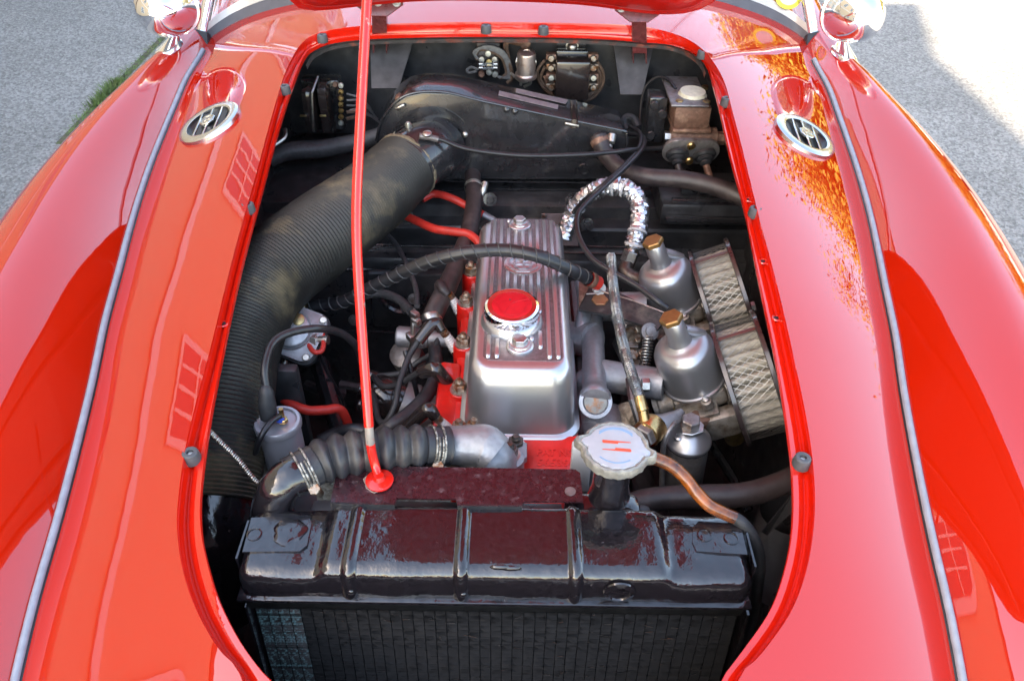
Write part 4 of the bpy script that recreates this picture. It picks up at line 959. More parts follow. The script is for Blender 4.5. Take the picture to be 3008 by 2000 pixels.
# cast aluminium side and silver plate right of the head
g = G(); g.box(E(.108, .18, -.20), (.022, .50, .10), rot=EM.to_3x3(), bev=.004); obj('side_flange', g, 'alu_cast', eng)
g = G(); bxp(g, 1682, 1318, 1728, 1445, .72, .015, .002); obj('timing_plate', g, 'tape_white', eng)
# thermostat housing
th = thing('thermostat_housing', 'silver cast thermostat elbow bolted to the front of the engine', 'housing', P(1420, 1340, .70))
a = P(1335, 1308, .752); b = P(1420, 1312, .750)
g = G(); g.tube([a-V((.02, 0, 0)), a, P(1385, 1308, .752), b, P(1450, 1335, .742)], [.026, .0265, .028, .031, .030], n=24); g.lathe([(.046, -.06), (.042, -.03), (.036, -.008), (.026, .006), (.012, .013), (0, .015)], P(1435, 1330, .738), (0, -.1, 1), 28); obj('elbow', g, 'alu_cast', th, smooth=60)
g = G(); g.prism([(-.075, -.02), (-.06, -.035), (.03, -.035), (.062, -.005), (.062, .02), (.03, .03), (-.055, .012)], frame(P(1420, 1345, .700), (0, -.12, 1), (1, 0, 0)), .012, .003, 2); obj('flange', g, 'alu_cast', th)
for q in ((1500, 1345, .715), (1340, 1358, .712)):
    g = G(); g.lathe([(.020, -.05), (.019, 0), (.016, .002)], P(*q), ew, 20); obj('boss', g, 'alu_cast', th)
eng2 = eng; eng = th
nut(1497, 1336, .716, None, 'nut_dark'); nut(1339, 1350, .713, None); nut(1515, 1312, .705, None, 'nut_dark'); nut(1282, 1370, .70, None)
eng = eng2

# ---------------------------------------------------------------- spark plugs, caps and leads
plugs = [((1347, 908, .672), (1318, 862, .708)), ((1335, 1020, .672), (1300, 970, .708)), ((1326, 1140, .668), (1292, 1092, .702)), ((1325, 1270, .668), (1278, 1222, .706))]
labs = ['white spark plug beside the rearmost brown cap', 'white spark plug under the slanting glossy cap', 'spark plug hidden under the black elbow cap', 'white spark plug above the ribbed radiator hose']
for (a, b), lb in zip(plugs, labs):
    a, b = P(*a), P(*b); ax = (b-a).normalized(); L0 = (b-a).length
    t = thing('spark_plug', lb, 'spark plug', a, group='spark plugs along the engine')
    g = G(); g.hexa(a-ax*.012, ax, .0125, .012); obj('hexagon', g, 'steel', t)
    pr = [(.0105, 0)]
    for k in range(6): q = .004+k*L0*.11; pr += [(.0098-k*.0005, q), (.0085-k*.0005, q+.0018), (.0098-k*.0005, q+.0036)]
    pr += [(.0065, L0*.72), (.0058, L0*.75)]
    g = G(); g.lathe(pr, a, ax, 20); obj('insulator', g, 'ceramic', t)
    g = G(); g.lathe([(.0072, L0*.73), (.0072, L0*.98), (.006, L0)], a, ax, 16); obj('terminal', g, 'nut_rusty', t)
def lead(name, label, boot, path, r=.0052, br=.0098, bmat='bakelite', extra=None):
    bpts = [P(*p) for p in boot]; t = thing(name, label, 'ignition lead', bpts[0], group='ignition leads')
    bl = [br*.75]+[br]*(len(bpts)-1); bl[-1] = br*.92
    g = G(); g.tube(bpts, bl, n=16, seg=5); obj('plug_cap', g, bmat, t)
    g = G(); g.tube([bpts[-1]]+[P(*p) for p in path], r, n=12, seg=6); obj('lead', g, 'rubber', t)
lead('ignition_lead', 'ignition lead with short brown cap rising beside the thick heater hose', [(1316, 866, .708), (1300, 848, .716), (1291, 838, .715), (1292, 880, .695)], [(1292, 930, .68), (1285, 1000, .665), (1265, 1040, .65), (1230, 1062, .635), (1180, 1095, .62), (1105, 1105, .61)], bmat='rubber_brown')
lead('ignition_lead', 'ignition lead with slanting glossy cap and a deep loop before the hose', [(1298, 972, .708), (1282, 950, .718), (1262, 960, .715), (1228, 1002, .70)], [(1200, 1050, .685), (1172, 1130, .67), (1160, 1190, .655), (1135, 1238, .635), (1112, 1232, .625), (1102, 1180, .62), (1092, 1150, .61)], br=.0105)
lead('ignition_lead', 'ignition lead with black elbow cap running towards the distributor', [(1322, 1128, .676), (1286, 1092, .706), (1272, 1084, .710), (1236, 1092, .70)], [(1205, 1108, .68), (1170, 1130, .655), (1130, 1135, .64), (1105, 1115, .63), (1098, 1105, .62)], br=.0125)
lead('ignition_lead', 'ignition lead with long black cap pointing down at the ribbed hose', [(1280, 1224, .706), (1262, 1206, .716), (1246, 1210, .712), (1190, 1262, .675)], [(1150, 1285, .65), (1110, 1290, .64)], br=.0115)
kl = thing('coil_lead', 'arching black high tension lead from the silver coil', 'ignition lead', P(785, 1180, .74))
g = G(); g.tube(W((790, 1225, .735), (785, 1190, .755), (782, 1150, .775), (783, 1132, .782)), [.0125, .0125, .0105, .006], n=16); obj('rubber_boot', g, 'rubber', kl)
g = G(); g.tube(W((783, 1140, .778), (778, 1080, .80), (800, 1010, .81), (850, 978, .81), (930, 965, .80), (1000, 978, .76), (1045, 1015, .72), (1062, 1060, .68), (1075, 1110, .64)), .0062, n=12, seg=8); obj('lead', g, 'wire_black', kl)
ds = thing('distributor', 'black distributor cap on a grey body low beside the engine', 'distributor', P(1150, 1200, .50))
dc = P(1130, 1165, .58); dax = V((-.82, .1, .28)).normalized()
g = G(); g.lathe([(.040, -.03), (.042, -.012), (.042, 0), (.038, .016), (.032, .026), (.018, .030), (0, .031)], dc, dax, 32); obj('cap', g, 'bakelite', ds)
fd = frame(dc, dax)
for k in range(4):
    a_ = rad(45+90*k); o = fd @ V((.027*math.cos(a_), .027*math.sin(a_), .018)); g = G(); g.lathe([(.011, 0), (.0105, .02), (.009, .022), (.006, .022)], o, dax, 14); obj('tower', g, 'bakelite', ds)
o = fd @ V((0, 0, .028)); g = G(); g.lathe([(.011, 0), (.0105, .018), (.006, .018)], o, dax, 14); obj('tower', g, 'bakelite', ds)
g = G(); g.lathe([(.040, -.031), (.040, -.055), (.034, -.06), (.03, -.09), (.018, -.10), (.018, -.16)], dc, dax, 28); obj('body', g, 'alu_cast', ds)
for px, py in ((1075, 1195), (1155, 1155)):
    g = G(); g.box(P(px, py, .60), (.02, .015, .018), rot=M.Rotation(rad(20), 3, 'Y'), bev=.004); obj('clip', g, 'bakelite', ds)
cl = thing('ignition_coil', 'silver cylindrical ignition coil standing behind the radiator pipe', 'coil', P(830, 1500, .50))
ct = P(815, 1238, .725); cax = V((-.02, .06, 1)).normalized()
g = G(); g.lathe([(.0305, -.205), (.0307, -.075), (.0292, -.074), (.0292, -.070), (.0302, -.069), (.0302, -.012), (.0292, -.010)], ct, cax, 36); obj('can', g, 'coil_alu', cl)
g = G(); g.lathe([(.0302, -.011), (.0335, -.009), (.034, -.001), (.032, .002), (.028, .002), (.026, -.001), (.012, .001), (0, .001)], ct, cax, 36); obj('crimped_top', g, 'coil_alu', cl)
g = G(); g.lathe([(.0314, -.118), (.0324, -.117), (.0324, -.095), (.0314, -.094)], ct, cax, 36); obj('clamp_band', g, 'coil_alu', cl)
g = G(); g.lathe([(.0035, 0), (.0035, .024)], P(833, 1238, .73), cax, 10); g.hexa(P(833, 1238, .73), cax, .007, .006); obj('terminal', g, 'brass', cl)
g = G(); g.lathe([(.007, 0), (.006, .006)], P(822, 1232, .735), (.3, 0, 1), 12); obj('spade_sleeve', g, 'print_blue_deep', cl)
g = G(); g.tube(W((822, 1222, .742), (795, 1240, .745), (765, 1285, .735), (750, 1330, .70)), .0045, n=10); obj('wire', g, 'wire_black', cl)
# ---------------------------------------------------------------- small things left of the engine
fpm = thing('fuel_pump', 'small silver pump with square flanged cover under the ribbed trunk', 'pump', P(860, 1000, .62))
pc = P(860, 975, .70); pax = V((.1, -.55, .82)).normalized(); rf_ = V((.92, -.25, -.2))
fq = frame(pc, pax, rf_); g = G(); g.prism(rrect(.100, .088, .016, 5), fq, .010, .002, 2); obj('square_cover', g, 'alu_cast', fpm)
fq2 = frame(pc-pax*.012, pax, rf_); g = G(); g.prism(rrect(.106, .094, .018, 5), fq2, .0115, .001, 1); obj('gasket', g, 'rubber', fpm)
g = G(); g.lathe([(.034, .009), (.035, .0105), (.033, .013), (.031, .012), (.030, .0195), (.026, .022), (0, .0225)], pc, pax, 36); obj('dome', g, 'alu_paint', fpm)
q = fq @ V((.006, .018, .0225)); g = G(); g.lathe([(.010, 0), (.010, .004), (.008, .005), (0, .005)], q, pax, 20); obj('cap_screw', g, 'brass_dull', fpm)
for x, y in ((.041, .035), (-.041, .035), (-.041, -.035), (.041, -.035)):
    g = G(); g.lathe([(.0065, .0), (.0065, .002), (.005, .0035), (0, .0036)], fq @ V((x, y, .010)), pax, 14); obj('screw', g, 'zinc', fpm)
g = G(); g.lathe([(.036, -.06), (.036, -.012)], pc, pax, 24); obj('body', g, 'alu_cast', fpm)
a = P(915, 1000, .69); g = G(); g.hexa(a, (1, -.1, .15), .013, .012); g.lathe([(.008, 0), (.008, .03)], a, (1, -.1, .15), 14); obj('union', g, 'steel', fpm)
g = G(); g.hexa(P(845, 1035, .66), (.2, -.6, -.6), .009, .01); g.lathe([(.005, 0), (.005, .03)], P(845, 1035, .66), (-.2, -.7, -.6), 10); obj('stud', g, 'zinc', fpm)
g = G(); g.tube(W((912, 950, .70), (940, 962, .70), (950, 1000, .695), (945, 1030, .69), (922, 1033, .69), (906, 1012, .69)), .0042, n=10); obj('red_wire', g, 'cable_red', fpm)
g = G(); g.tube(W((885, 1038, .66), (915, 1032, .665), (932, 1010, .67), (930, 975, .68)), .0025, n=8); obj('earth_wire', g, 'rust', fpm)
wv = thing('water_valve', 'grey cast water valve with slotted end beside the cylinder head', 'valve', P(1230, 990, .62))
a, b = P(1166, 988, .66), P(1320, 998, .66)
g = G(); ax = (b-a).normalized(); L0 = (b-a).length; g.lathe([(.0, 0), (.016, .0), (.0185, .003), (.0185, .05), (.0165, .052), (.0165, L0*.6), (.014, L0*.62), (.014, L0)], a, ax, 28); obj('barrel', g, 'alu_cast', wv)
f = frame(a-ax*.001, -ax, (0, 0, 1)); g = G(); g.box(f @ V((0, 0, .0)), (.002, .03, .005), rot=M.Rotation(rad(25), 3, 'X')); obj('slot', g, 'wire_black', wv)
g = G(); g.tube(W((1205, 1030, .65), (1213, 990, .68), (1212, 930, .70), (1216, 912, .705)), .008, n=10, flat=(1, .5)); obj('lever', g, 'steel', wv)
for px, py, z in ((1218, 925, .71), (1206, 990, .68), (1222, 945, .70)):
    g = G(); g.box(P(px, py, z), (.018, .012, .014), rot=M.Rotation(rad(px), 3, 'Z'), bev=.003); obj('clamp_block', g, 'steel', wv)
g = G(); g.lathe([(.03, 0), (.03, .03), (.02, .035)], P(1205, 1060, .58), (-.2, -.3, .9), 20); obj('lower_body', g, 'steel_dull', wv)
def cable(name, label, cat, pts, r, mat, n=12, seg=8, flat=None, group=None):
    g = G(); g.tube([P(*p) for p in pts], r, n=n, seg=seg, flat=flat); return tag(obj(name, g, mat), label, cat, group)
cable('battery_cable', 'bright red cable curving from behind the trunk to the rear of the rocker cover', 'cable', [(1180, 630, .72), (1215, 645, .72), (1275, 672, .725), (1340, 682, .73), (1380, 690, .73), (1412, 720, .72), (1435, 770, .68)], .0082, 'cable_red')
rcb = thing('battery_cable', 'bright red cable with silver end passing behind the thick heater hose', 'cable', P(1350, 590, .70))
g = G(); g.tube(W((1240, 585, .715), (1275, 570, .72), (1320, 580, .72), (1372, 605, .71), (1420, 632, .70)), .0082, n=12); obj('red_sleeve', g, 'cable_red', rcb)
g = G(); g.tube(W((1418, 631, .70), (1450, 648, .69), (1475, 662, .68)), [.0085, .0075, .003], n=10); obj('crimped_end', g, 'alu_cast', rcb)
cable('starter_cable', 'dull red cable sagging in front of the coil', 'cable', [(784, 1095, .66), (800, 1135, .655), (840, 1178, .65), (900, 1204, .645), (955, 1204, .64), (990, 1200, .635), (1010, 1215, .62), (1028, 1262, .58)], .0078, 'cable_red')
hh = thing('heater_hose', 'thick dark heater hose dropping from the heater to the water valve', 'hose', P(1390, 560, .72))
g = G(); g.tube(W((1388, 505, .74), (1390, 540, .735), (1392, 600, .725), (1375, 690, .715), (1340, 780, .705), (1310, 850, .70), (1275, 920, .685), (1258, 970, .665)), [.0172]*5+[.0185]*3, n=18); obj('hose', g, 'rubber_brown', hh)
a, b = P(1391, 535, .737), P(1391, 550, .734); ax = (b-a).normalized()
g = G(); g.lathe([(.0188, -.005), (.0192, -.004), (.0192, .004), (.0188, .005)], b, ax, 24, cap=False); cl_ = obj('clip_band', g, 'zinc', hh)
g = G(); g.tube(W((1425, 538, .745), (1420, 560, .735), (1412, 592, .715)), [.0075, .0068, .0055], n=10); obj('clip_screw', g, 'zinc', cl_)
a, b = P(1258, 920, .687), P(1262, 940, .68); ax = (b-a).normalized()
g = G(); g.lathe([(.0195, -.006), (.0202, -.004), (.0202, .004), (.0195, .006)], P(1266, 935, .681), ax, 24, cap=False); obj('clip_band', g, 'steel', hh)
cable('bypass_hose', 'dark hose bending from the water valve down behind the ribbed radiator hose', 'hose', [(1275, 1000, .655), (1280, 1060, .65), (1278, 1110, .65), (1250, 1165, .65), (1200, 1215, .65), (1150, 1250, .65), (1110, 1280, .63)], .0118, 'rubber_hose')
bh = thing('breather_hose', 'black hose bound with spiral wire arching across the rocker cover', 'hose', P(905, 905, .66))
bp_ = W((910, 902, .68), (960, 895, .685), (1015, 884, .70), (1110, 835, .745), (1250, 772, .80), (1370, 742, .826), (1480, 735, .832), (1580, 752, .828), (1670, 790, .80), (1728, 818, .77))
pts, rr_ = catmull(bp_, [.0115]*len(bp_), 10)
g = G(); g.tube(pts, .0112, n=16, spline=False); obj('hose', g, 'wire_black', bh)
# spiral wire wound round it
acc = [0]
for i in range(1, len(pts)): acc.append(acc[-1]+(pts[i]-pts[i-1]).length)
sp = []; j = 0; up = V((0, 0, 1)); K = int(acc[-1]/.0016)
for i in range(K):
    s_ = acc[-1]*i/K
    while acc[j+1] < s_: j += 1
    t = (s_-acc[j])/(acc[j+1]-acc[j]); p = pts[j].lerp(pts[j+1], t); d = (pts[j+1]-pts[j]).normalized(); u = (up-d*up.dot(d)).normalized(); w = d.cross(u)
    a_ = s_/.020*2*math.pi; sp.append(p+(u*math.cos(a_)+w*math.sin(a_))*.0117)
g = G(); g.tube(sp, .0011, n=5, spline=False); obj('spiral_wire', g, 'spiral', bh)
a = P(900, 902, .68); g = G(); g.lathe([(.010, 0), (.011, .003), (.011, .02), (.008, .022)], a, (-1, .1, .1), 16); obj('brass_union', g, 'brass_dull', bh)
b = P(1735, 822, .766); ax = (pts[-1]-pts[-5]).normalized(); g = G(); g.lathe([(.0135, -.006), (.014, -.004), (.014, .004), (.0135, .006)], b, ax, 24, cap=False); obj('clip_band', g, 'rust', bh)
g = G(); g.lathe([(.0125, -.004), (.0125, .012), (.006, .013)], b+ax*.008, ax, 20); obj('red_end', g, 'cable_red', bh)
bgr = 'grey braided cables beside the water valve'
cable('braided_cable', 'thick grey braided cable running to the water valve lever', 'cable', [(930, 905, .65), (1000, 892, .655), (1060, 870, .66), (1120, 862, .665), (1170, 880, .67), (1208, 915, .68)], .0085, 'loom_grey', group=bgr)
cable('control_cable', 'thin grey braided cable dropping behind the spiral bound hose', 'cable', [(1130, 682, .66), (1165, 720, .67), (1200, 790, .68), (1222, 850, .69), (1225, 900, .70)], .0048, 'loom_grey', group=bgr)
cable('thin_wire', 'thin black wire hanging below the pump into the dark bay', 'wire', [(940, 1040, .62), (965, 1100, .58), (1000, 1160, .54), (1025, 1230, .50), (1030, 1260, .48)], .003, 'wire_black')
cable('dip_cord', 'flat black strap hanging past the distributor', 'strap', [(1190, 1030, .69), (1205, 1080, .67), (1220, 1135, .64), (1232, 1190, .60)], .0045, 'wire_black')
cable('taped_wires', 'black taped wires passing under the ribbed radiator hose', 'cable', [(940, 1295, .60), (990, 1272, .61), (1040, 1262, .62), (1090, 1270, .62)], .011, 'wire_black')
# coiled spring sheath
def spring(name, label, cat, pts, R_, r, pitch, mat, parent=None):
    P_, _ = catmull([P(*p) for p in pts], [0]*len(pts), 12); ac = [0]
    for i in range(1, len(P_)): ac.append(ac[-1]+(P_[i]-P_[i-1]).length)
    out = []; j = 0; K = int(ac[-1]/pitch*10)
    for i in range(K):
        s_ = ac[-1]*i/K
        while ac[j+1] < s_: j += 1
        t = (s_-ac[j])/(ac[j+1]-ac[j]); p = P_[j].lerp(P_[j+1], t); d = (P_[j+1]-P_[j]).normalized(); u = (V((0, 1, .3))-d*V((0, 1, .3)).dot(d)).normalized(); w = d.cross(u); a_ = s_/pitch*2*math.pi
        out.append(p+(u*math.cos(a_)+w*math.sin(a_))*R_)
    g = G(); g.tube(out, r, n=6, spline=False); o = obj(name, g, mat, parent)
    return tag(o, label, cat) if label else o
spring('spring_conduit', 'thin coiled steel conduit crossing in front of the ribbed trunk', 'conduit', [(612, 1262, .80), (650, 1300, .795), (700, 1350, .78), (740, 1400, .765), (778, 1440, .75)], .0026, .0011, .0030, 'steel')
# ---------------------------------------------------------------- carburettors and air filters (built once in their own frame, then copied)
TL = rad(-24)
cb_ = thing('carburettor', 'rear silver dashpot carburettor with brass cap behind the black cable', 'carburettor', group='twin carburettors')
g = G(); g.lathe([(.0505, -.006), (.051, -.004), (.051, -.001), (.0478, .0), (.0478, .046), (.0476, .055), (.0465, .063), (.0435, .0695), (.038, .0745), (.030, .0775), (.0215, .0788), (.0195, .0815)], (0, 0, 0), (0, 0, 1), 48); dp = obj('dashpot', g, 'alu_dash', cb_, smooth=60)
g = G(); g.lathe([(.0195, .0800), (.0178, .0865), (.0165, .095), (.0160, .124), (.0150, .1255), (0, .1255)], (0, 0, 0), (0, 0, 1), 32); nk = obj('damper_neck', g, 'alu_dash', cb_)
g = G(); g.hexa((0, 0, .1255), (0, 0, 1), .0182, .0085, .0018); obj('damper_cap', g, 'brass_cap', cb_)
g = G(); g.tube([V((.012, .004, .098)), V((.026, .008, .084)), V((.038, .012, .072))], [.0085, .0078, .005], n=12); obj('vent_boss', g, 'alu_dash', dp)
g = G(); g.box((0, 0, -.022), (.085, .082, .032), bev=.008); g2 = obj('body', g, 'alu_dirty', cb_)
g = G(); g.lathe([(.034, -.075), (.034, -.068), (.027, -.066), (.027, .036), (.036, .038), (.036, .047)], (0, 0, -.038), (1, 0, 0), 28); obj('throat', g, 'alu_dirty', cb_)
for a_ in (40, 160, 280):
    x, y = .054*math.cos(rad(a_)), .054*math.sin(rad(a_)); g = G(); g.lathe([(.009, -.012), (.009, 0), (.0075, .001)], (x, y, -.004), (0, 0, 1), 14); ear = obj('screw_ear', g, 'alu_dirty', cb_)
    g = G(); g.lathe([(.0055, 0), (.0055, .0035), (.004, .0045), (0, .0046)], (x, y, -.003), (0, 0, 1), 12); obj('screw', g, 'steel', ear)
g = G(); g.box((-.012, -.05, -.03), (.07, .03, .012), bev=.002); g.box((-.012, -.048, -.046), (.072, .03, .008), bev=.002); g.bm.verts.ensure_lookup_table(); obj('cast_fin', g, 'alu_dirty', cb_)
g = G(); g.box((.02, -.058, -.055), (.06, .03, .05), bev=.01); obj('lower_casting', g, 'alu_dirty', cb_)
g = G(); g.lathe([(.016, 0), (.016, .05), (.012, .055)], (.03, -.04, -.12), (0, 0, 1), 16); obj('jet_housing', g, 'brass_dull', cb_)
g = G(); g.lathe([(.012, 0), (.012, .02)], (.05, -.05, -.035), (1, 0, 0), 14); g.hexa((.052, -.05, -.035), (1, 0, 0), .0135, .014); obj('filter_bolt', g, 'steel', cb_)
g = G(); g.tube([V((-.045, -.02, -.03)), V((-.03, -.045, -.035)), V((-.01, -.06, -.045))], .004, n=8); obj('link_rod', g, 'brass_dull', cb_)

af = thing('air_filter', 'rear round air filter with mesh band and dark end plates', 'air filter', group='pancake air filters')
RF, TH = .095, .066
for x in (0, TH):
    g = G(); g.lathe([(0, x-.003), (RF*.9, x-.003), (RF+.006, x-.0045), (RF+.009, x-.003), (RF+.009, x+.003), (RF+.006, x+.0045), (RF-.004, x+.0045)], (0, 0, 0), (1, 0, 0), 64); obj('end_plate', g, 'filter_frame', af)
g = G(); g.lathe([(RF*.90, .001), (RF*.90, TH-.001)], (0, 0, 0), (1, 0, 0), 260, rf=lambda a, r, i: r-.020*(1-abs(math.sin(a*14)))**1.3, cap=False); obj('pleated_paper', g, 'filter_paper', af)
g = G()
NM = 60
for s in (-1, 1):
    for k in range(NM):
        pts = []
        for j in range(9):
            a_ = 2*math.pi*(k+s*j*.5)/NM; pts.append(V((TH*j/8, (RF-.0006*s)*math.cos(a_), (RF-.0006*s)*math.sin(a_))))
        g.tube(pts, .00048, n=4, spline=False, caps=False)
o = obj('wire_mesh', g, 'mesh_steel', af, smooth=60); o['kind'] = 'stuff'
g = G(); g.box((TH/2, RF*.02, RF+.0015), (TH, .008, .002), bev=.0005); obj('seam_strip', g, 'mesh_steel', af)
g = G(); g.hexa((TH+.003, -.045, .0), (1, 0, 0), .010, .01); obj('bolt', g, 'steel', af)
RY = M.Rotation(TL, 4, 'Y')
def place(t, p): t.matrix_world = M.Translation(p) @ RY
fc, rcx = P(2038, 1108, .70), P(1980, 876, .70)
place(cb_, rcx); c2_ = copy_tree(cb_); place(c2_, fc); c2_['label'] = 'front silver dashpot carburettor with brass cap beside the float bowl'
d_ = RY.to_3x3() @ V((.050, .006, -.042))
place(af, rcx+d_); a2_ = copy_tree(af); place(a2_, fc+d_); a2_['label'] = 'front round air filter with mesh band, ahead of the other filter'

# ---------------------------------------------------------------- inlet manifold
im = thing('inlet_manifold', 'grey painted inlet manifold tube with plugged end beside the rocker cover', 'manifold', P(1745, 1100, .60))
a, b = P(1748, 1178, .712), P(1738, 905, .675); ax = (a-b).normalized(); L0 = (a-b).length
g = G(); g.lathe([(.0150, 0), (.0185, .006), (.0188, L0*.86), (.0195, L0*.93), (.0250, L0*.965), (.0255, L0), (.0245, L0+.003), (.0185, L0+.0035)], b, ax, 36); obj('tube', g, 'alu_paint', im)
g = G(); g.lathe([(.0188, L0+.0015), (.0180, L0+.0025), (.016, L0+.001), (0, L0+.001)], b, ax, 32); obj('core_plug', g, 'core_plug', im)
eax = V((.0, -.72, .69)).normalized(); g = G(); g.lathe([(.020, -.022), (.0255, -.012), (.0262, 0), (.0250, .003), (.0195, .0035), (.0188, .0015), (.0182, .0030), (.016, .0012), (0, .0014)], a+V((0, -.004, .002)), eax, 36); obj('end_boss', g, 'alu_paint', im)
g = G(); g.lathe([(.0172, .0032), (.0, .0034)], a+V((0, -.004, .002)), eax, 28); obj('plug_face', g, 'core_plug', im)
for (p0, p1, r) in (((1752, 1100, .69), (1950, 1130, .69), .026), ((1745, 900, .69), (1900, 900, .69), .026), ((1742, 1000, .685), (1640, 990, .66), .03), ((1752, 1120, .68), (1660, 1180, .64), .03)):
    g = G(); g.tube([P(*p0), P((p0[0]+p1[0])/2, (p0[1]+p1[1])/2, (p0[2]+p1[2])/2-.005), P(*p1)], r, n=20); obj('runner', g, 'alu_cast', im)
for px, py in ((1870, 1195), (1808, 925)):
    q = P(px, py, .675); g = G(); g.lathe([(.05, 0), (.05, .010), (.047, .012)], q, V((.93, 0, .37)), 6, ref=(0, 1, 0)); obj('flange', g, 'alu_cast', im)
    g = G(); g.lathe([(.049, -.004), (.049, 0)], q, V((.93, 0, .37)), 6, ref=(0, 1, 0)); obj('gasket', g, 'black_bay', im)
g = G(); g.box(P(1760, 1240, .645), (.07, .05, .05), bev=.012); obj('front_boss', g, 'alu_cast', im)
g = G(); g.tube(W((1710, 830, .72), (1718, 900, .71), (1705, 980, .69)), .013, n=14); obj('water_rail', g, 'alu_paint', im)
lb_ = thing('linkage_bracket', 'black triangular linkage bracket with copper coloured bolt', 'bracket', P(1800, 900, .72))
g = sheet(W((1700, 915, .728), (1712, 850, .728), (1740, 835, .73), (1800, 855, .73), (1960, 935, .73), (1930, 975, .728), (1800, 930, .728)), .004); obj('plate', g, 'black_bracket', lb_)
g = sheet(W((1700, 905, .732), (1700, 832, .735), (1735, 838, .735)), .003); obj('backing_tab', g, 'rust', lb_)
b = P(1762, 886, .731); g = G(); g.hexa(b, (0, -.1, 1), .0145, .006); g.lathe([(.017, -.001), (.017, .001), (0, .001)], b, (0, -.1, 1), 20); obj('bolt', g, 'copper', lb_)
b = P(1760, 848, .745); g = G(); g.lathe([(.006, -.004), (.011, -.004), (.011, .004), (.006, .004)], b, (.3, -.8, .4), 20); obj('cable_eye', g, 'white_plastic', lb_)
g = G(); g.tube(W((1742, 838, .745), (1770, 856, .745), (1850, 880, .745), (1950, 918, .74)), .0014, n=6); obj('control_wire', g, 'steel', lb_)
g = G(); g.tube(W((1722, 864, .745), (1750, 862, .746), (1764, 856, .746)), .0013, n=6); obj('wire_tail', g, 'steel', lb_)
tl = thing('throttle_linkage', 'greasy throttle linkage with return spring between the carburettors', 'linkage', P(1880, 1050, .62))
spring('return_spring', None, None, [(1905, 985, .72), (1898, 1040, .70), (1890, 1095, .68)], .0085, .0014, .0050, 'steel', tl)
spring('small_spring', None, None, [(1900, 1095, .70), (1908, 1120, .69)], .005, .0011, .0032, 'steel', tl)
b = P(1908, 975, .725); g = G(); g.lathe([(.015, -.003), (.015, .003), (.009, .004), (.009, .008), (0, .009)], b, (.2, -.6, .7), 20); obj('lever_boss', g, 'steel_dull', tl)
for (q, s3, an) in (((1850, 985, .68), (.035, .02, .03), 20), ((1865, 1020, .67), (.02, .03, .04), -15), ((1862, 1055, .66), (.022, .015, .04), 10), ((1845, 960, .69), (.03, .012, .02), 40), ((1870, 1085, .66), (.02, .02, .03), 0), ((1905, 1110, .68), (.045, .006, .008), -25)):
    g = G(); g.box(P(*q), s3, rot=M.Rotation(rad(an), 3, 'Z') @ M.Rotation(rad(an*.5), 3, 'Y'), bev=.004); obj('link', g, 'alu_dirty' if an < 30 else 'steel_dull', tl)
for q, r in (((1872, 970, .71), .008), ((1868, 1002, .70), .006), ((1880, 1040, .69), .006), ((1855, 1045, .69), .009)):
    g = G(); g.hexa(P(*q), (.3, -.5, .8), r, .01); obj('nut', g, 'nut_rusty', tl)
for k in range(4):
    g = G(); g.tube(W((1843, 1006+k*4, .69), (1875, 1007+k*4, .69)), .0011, n=5); obj('spindle_wire', g, 'steel_dull', tl)
g = G(); g.tube(W((1840, 1150, .70), (1905, 1135, .70)), .007, n=10); g.hexa(P(1885, 1130, .705), (1, 0, 0), .011, .012); obj('fast_idle_screw', g, 'steel', tl)
g = G(); g.tube(W((1845, 930, .66), (1852, 1020, .65), (1850, 1110, .65)), .004, n=8); obj('heat_shield_edge', g, 'alu_cast', tl)
g = sheet(W((1838, 940, .67), (1848, 1110, .66), (1800, 1010, .60)), .002); obj('heat_shield', g, 'alu_cast', tl)

# ---------------------------------------------------------------- float chamber, banjo and braided hose
fl2 = thing('float_chamber', 'grey float chamber with domed lid and large hex bolt', 'float chamber', P(2010, 1420, .50))
c = P(2022, 1290, .675); fax = V((-.05, 0, 1)).normalized()
g = G(); g.lathe([(.026, -.125), (.031, -.115), (.0318, -.01), (.0318, -.004)], c, fax, 36); obj('bowl', g, 'steel_dull', fl2)
g = G(); g.lathe([(.0335, -.004), (.0345, -.002), (.0345, .001), (.033, .003), (.028, .009), (.018, .017), (.012, .020), (.011, .026), (.0095, .028)], c, fax, 40); ld = obj('lid', g, 'alu_dash', fl2)
g = G(); g.lathe([(.0325, -.007), (.0335, -.0065), (.0335, -.0045), (.0325, -.004)], c, fax, 36, rf=lambda a, r, i: r+.0006*math.sin(a*21)); obj('gasket', g, 'wire_black', fl2)
q = c+fax*.0285; g = G(); g.prism([(-.018, -.014), (-.005, -.020), (.014, -.017), (.020, -.004), (.014, .012), (-.012, .012)], frame(q, fax, (1, .2, 0)), .003, .001, 1); obj('tag_washer', g, 'steel', fl2)
g = G(); g.hexa(q+fax*.003, fax, .0145, .013, .0015, ref=(1, .4, 0)); obj('lid_bolt', g, 'steel_dull', fl2)
g = G(); g.lathe([(.0075, 0), (.0075, .006), (.005, .008), (.004, .007)], c+V((-.017, -.008, .008)), fax, 16); obj('tickler', g, 'alu_dash', ld)
for k in range(9):
    a_ = rad(-62+k*9.5); p = c+V((.0235*math.cos(a_), .0235*math.sin(a_), .0122)); f = frame(p, V((.42*math.cos(a_), .42*math.sin(a_), .9)), V((-math.sin(a_), math.cos(a_), 0)))
g = G(); g.tube(W((1998, 1235, .705), (1975, 1250, .712), (1950, 1300, .69), (1945, 1390, .62), (1944, 1470, .57)), .0042, n=10); obj('overflow_pipe', g, 'steel_dull', fl2)
g = G(); g.box(P(2065, 1235, .66), (.035, .03, .03), rot=M.Rotation(.4, 3, 'Z'), bev=.006); obj('rusty_lug', g, 'rust', fl2)
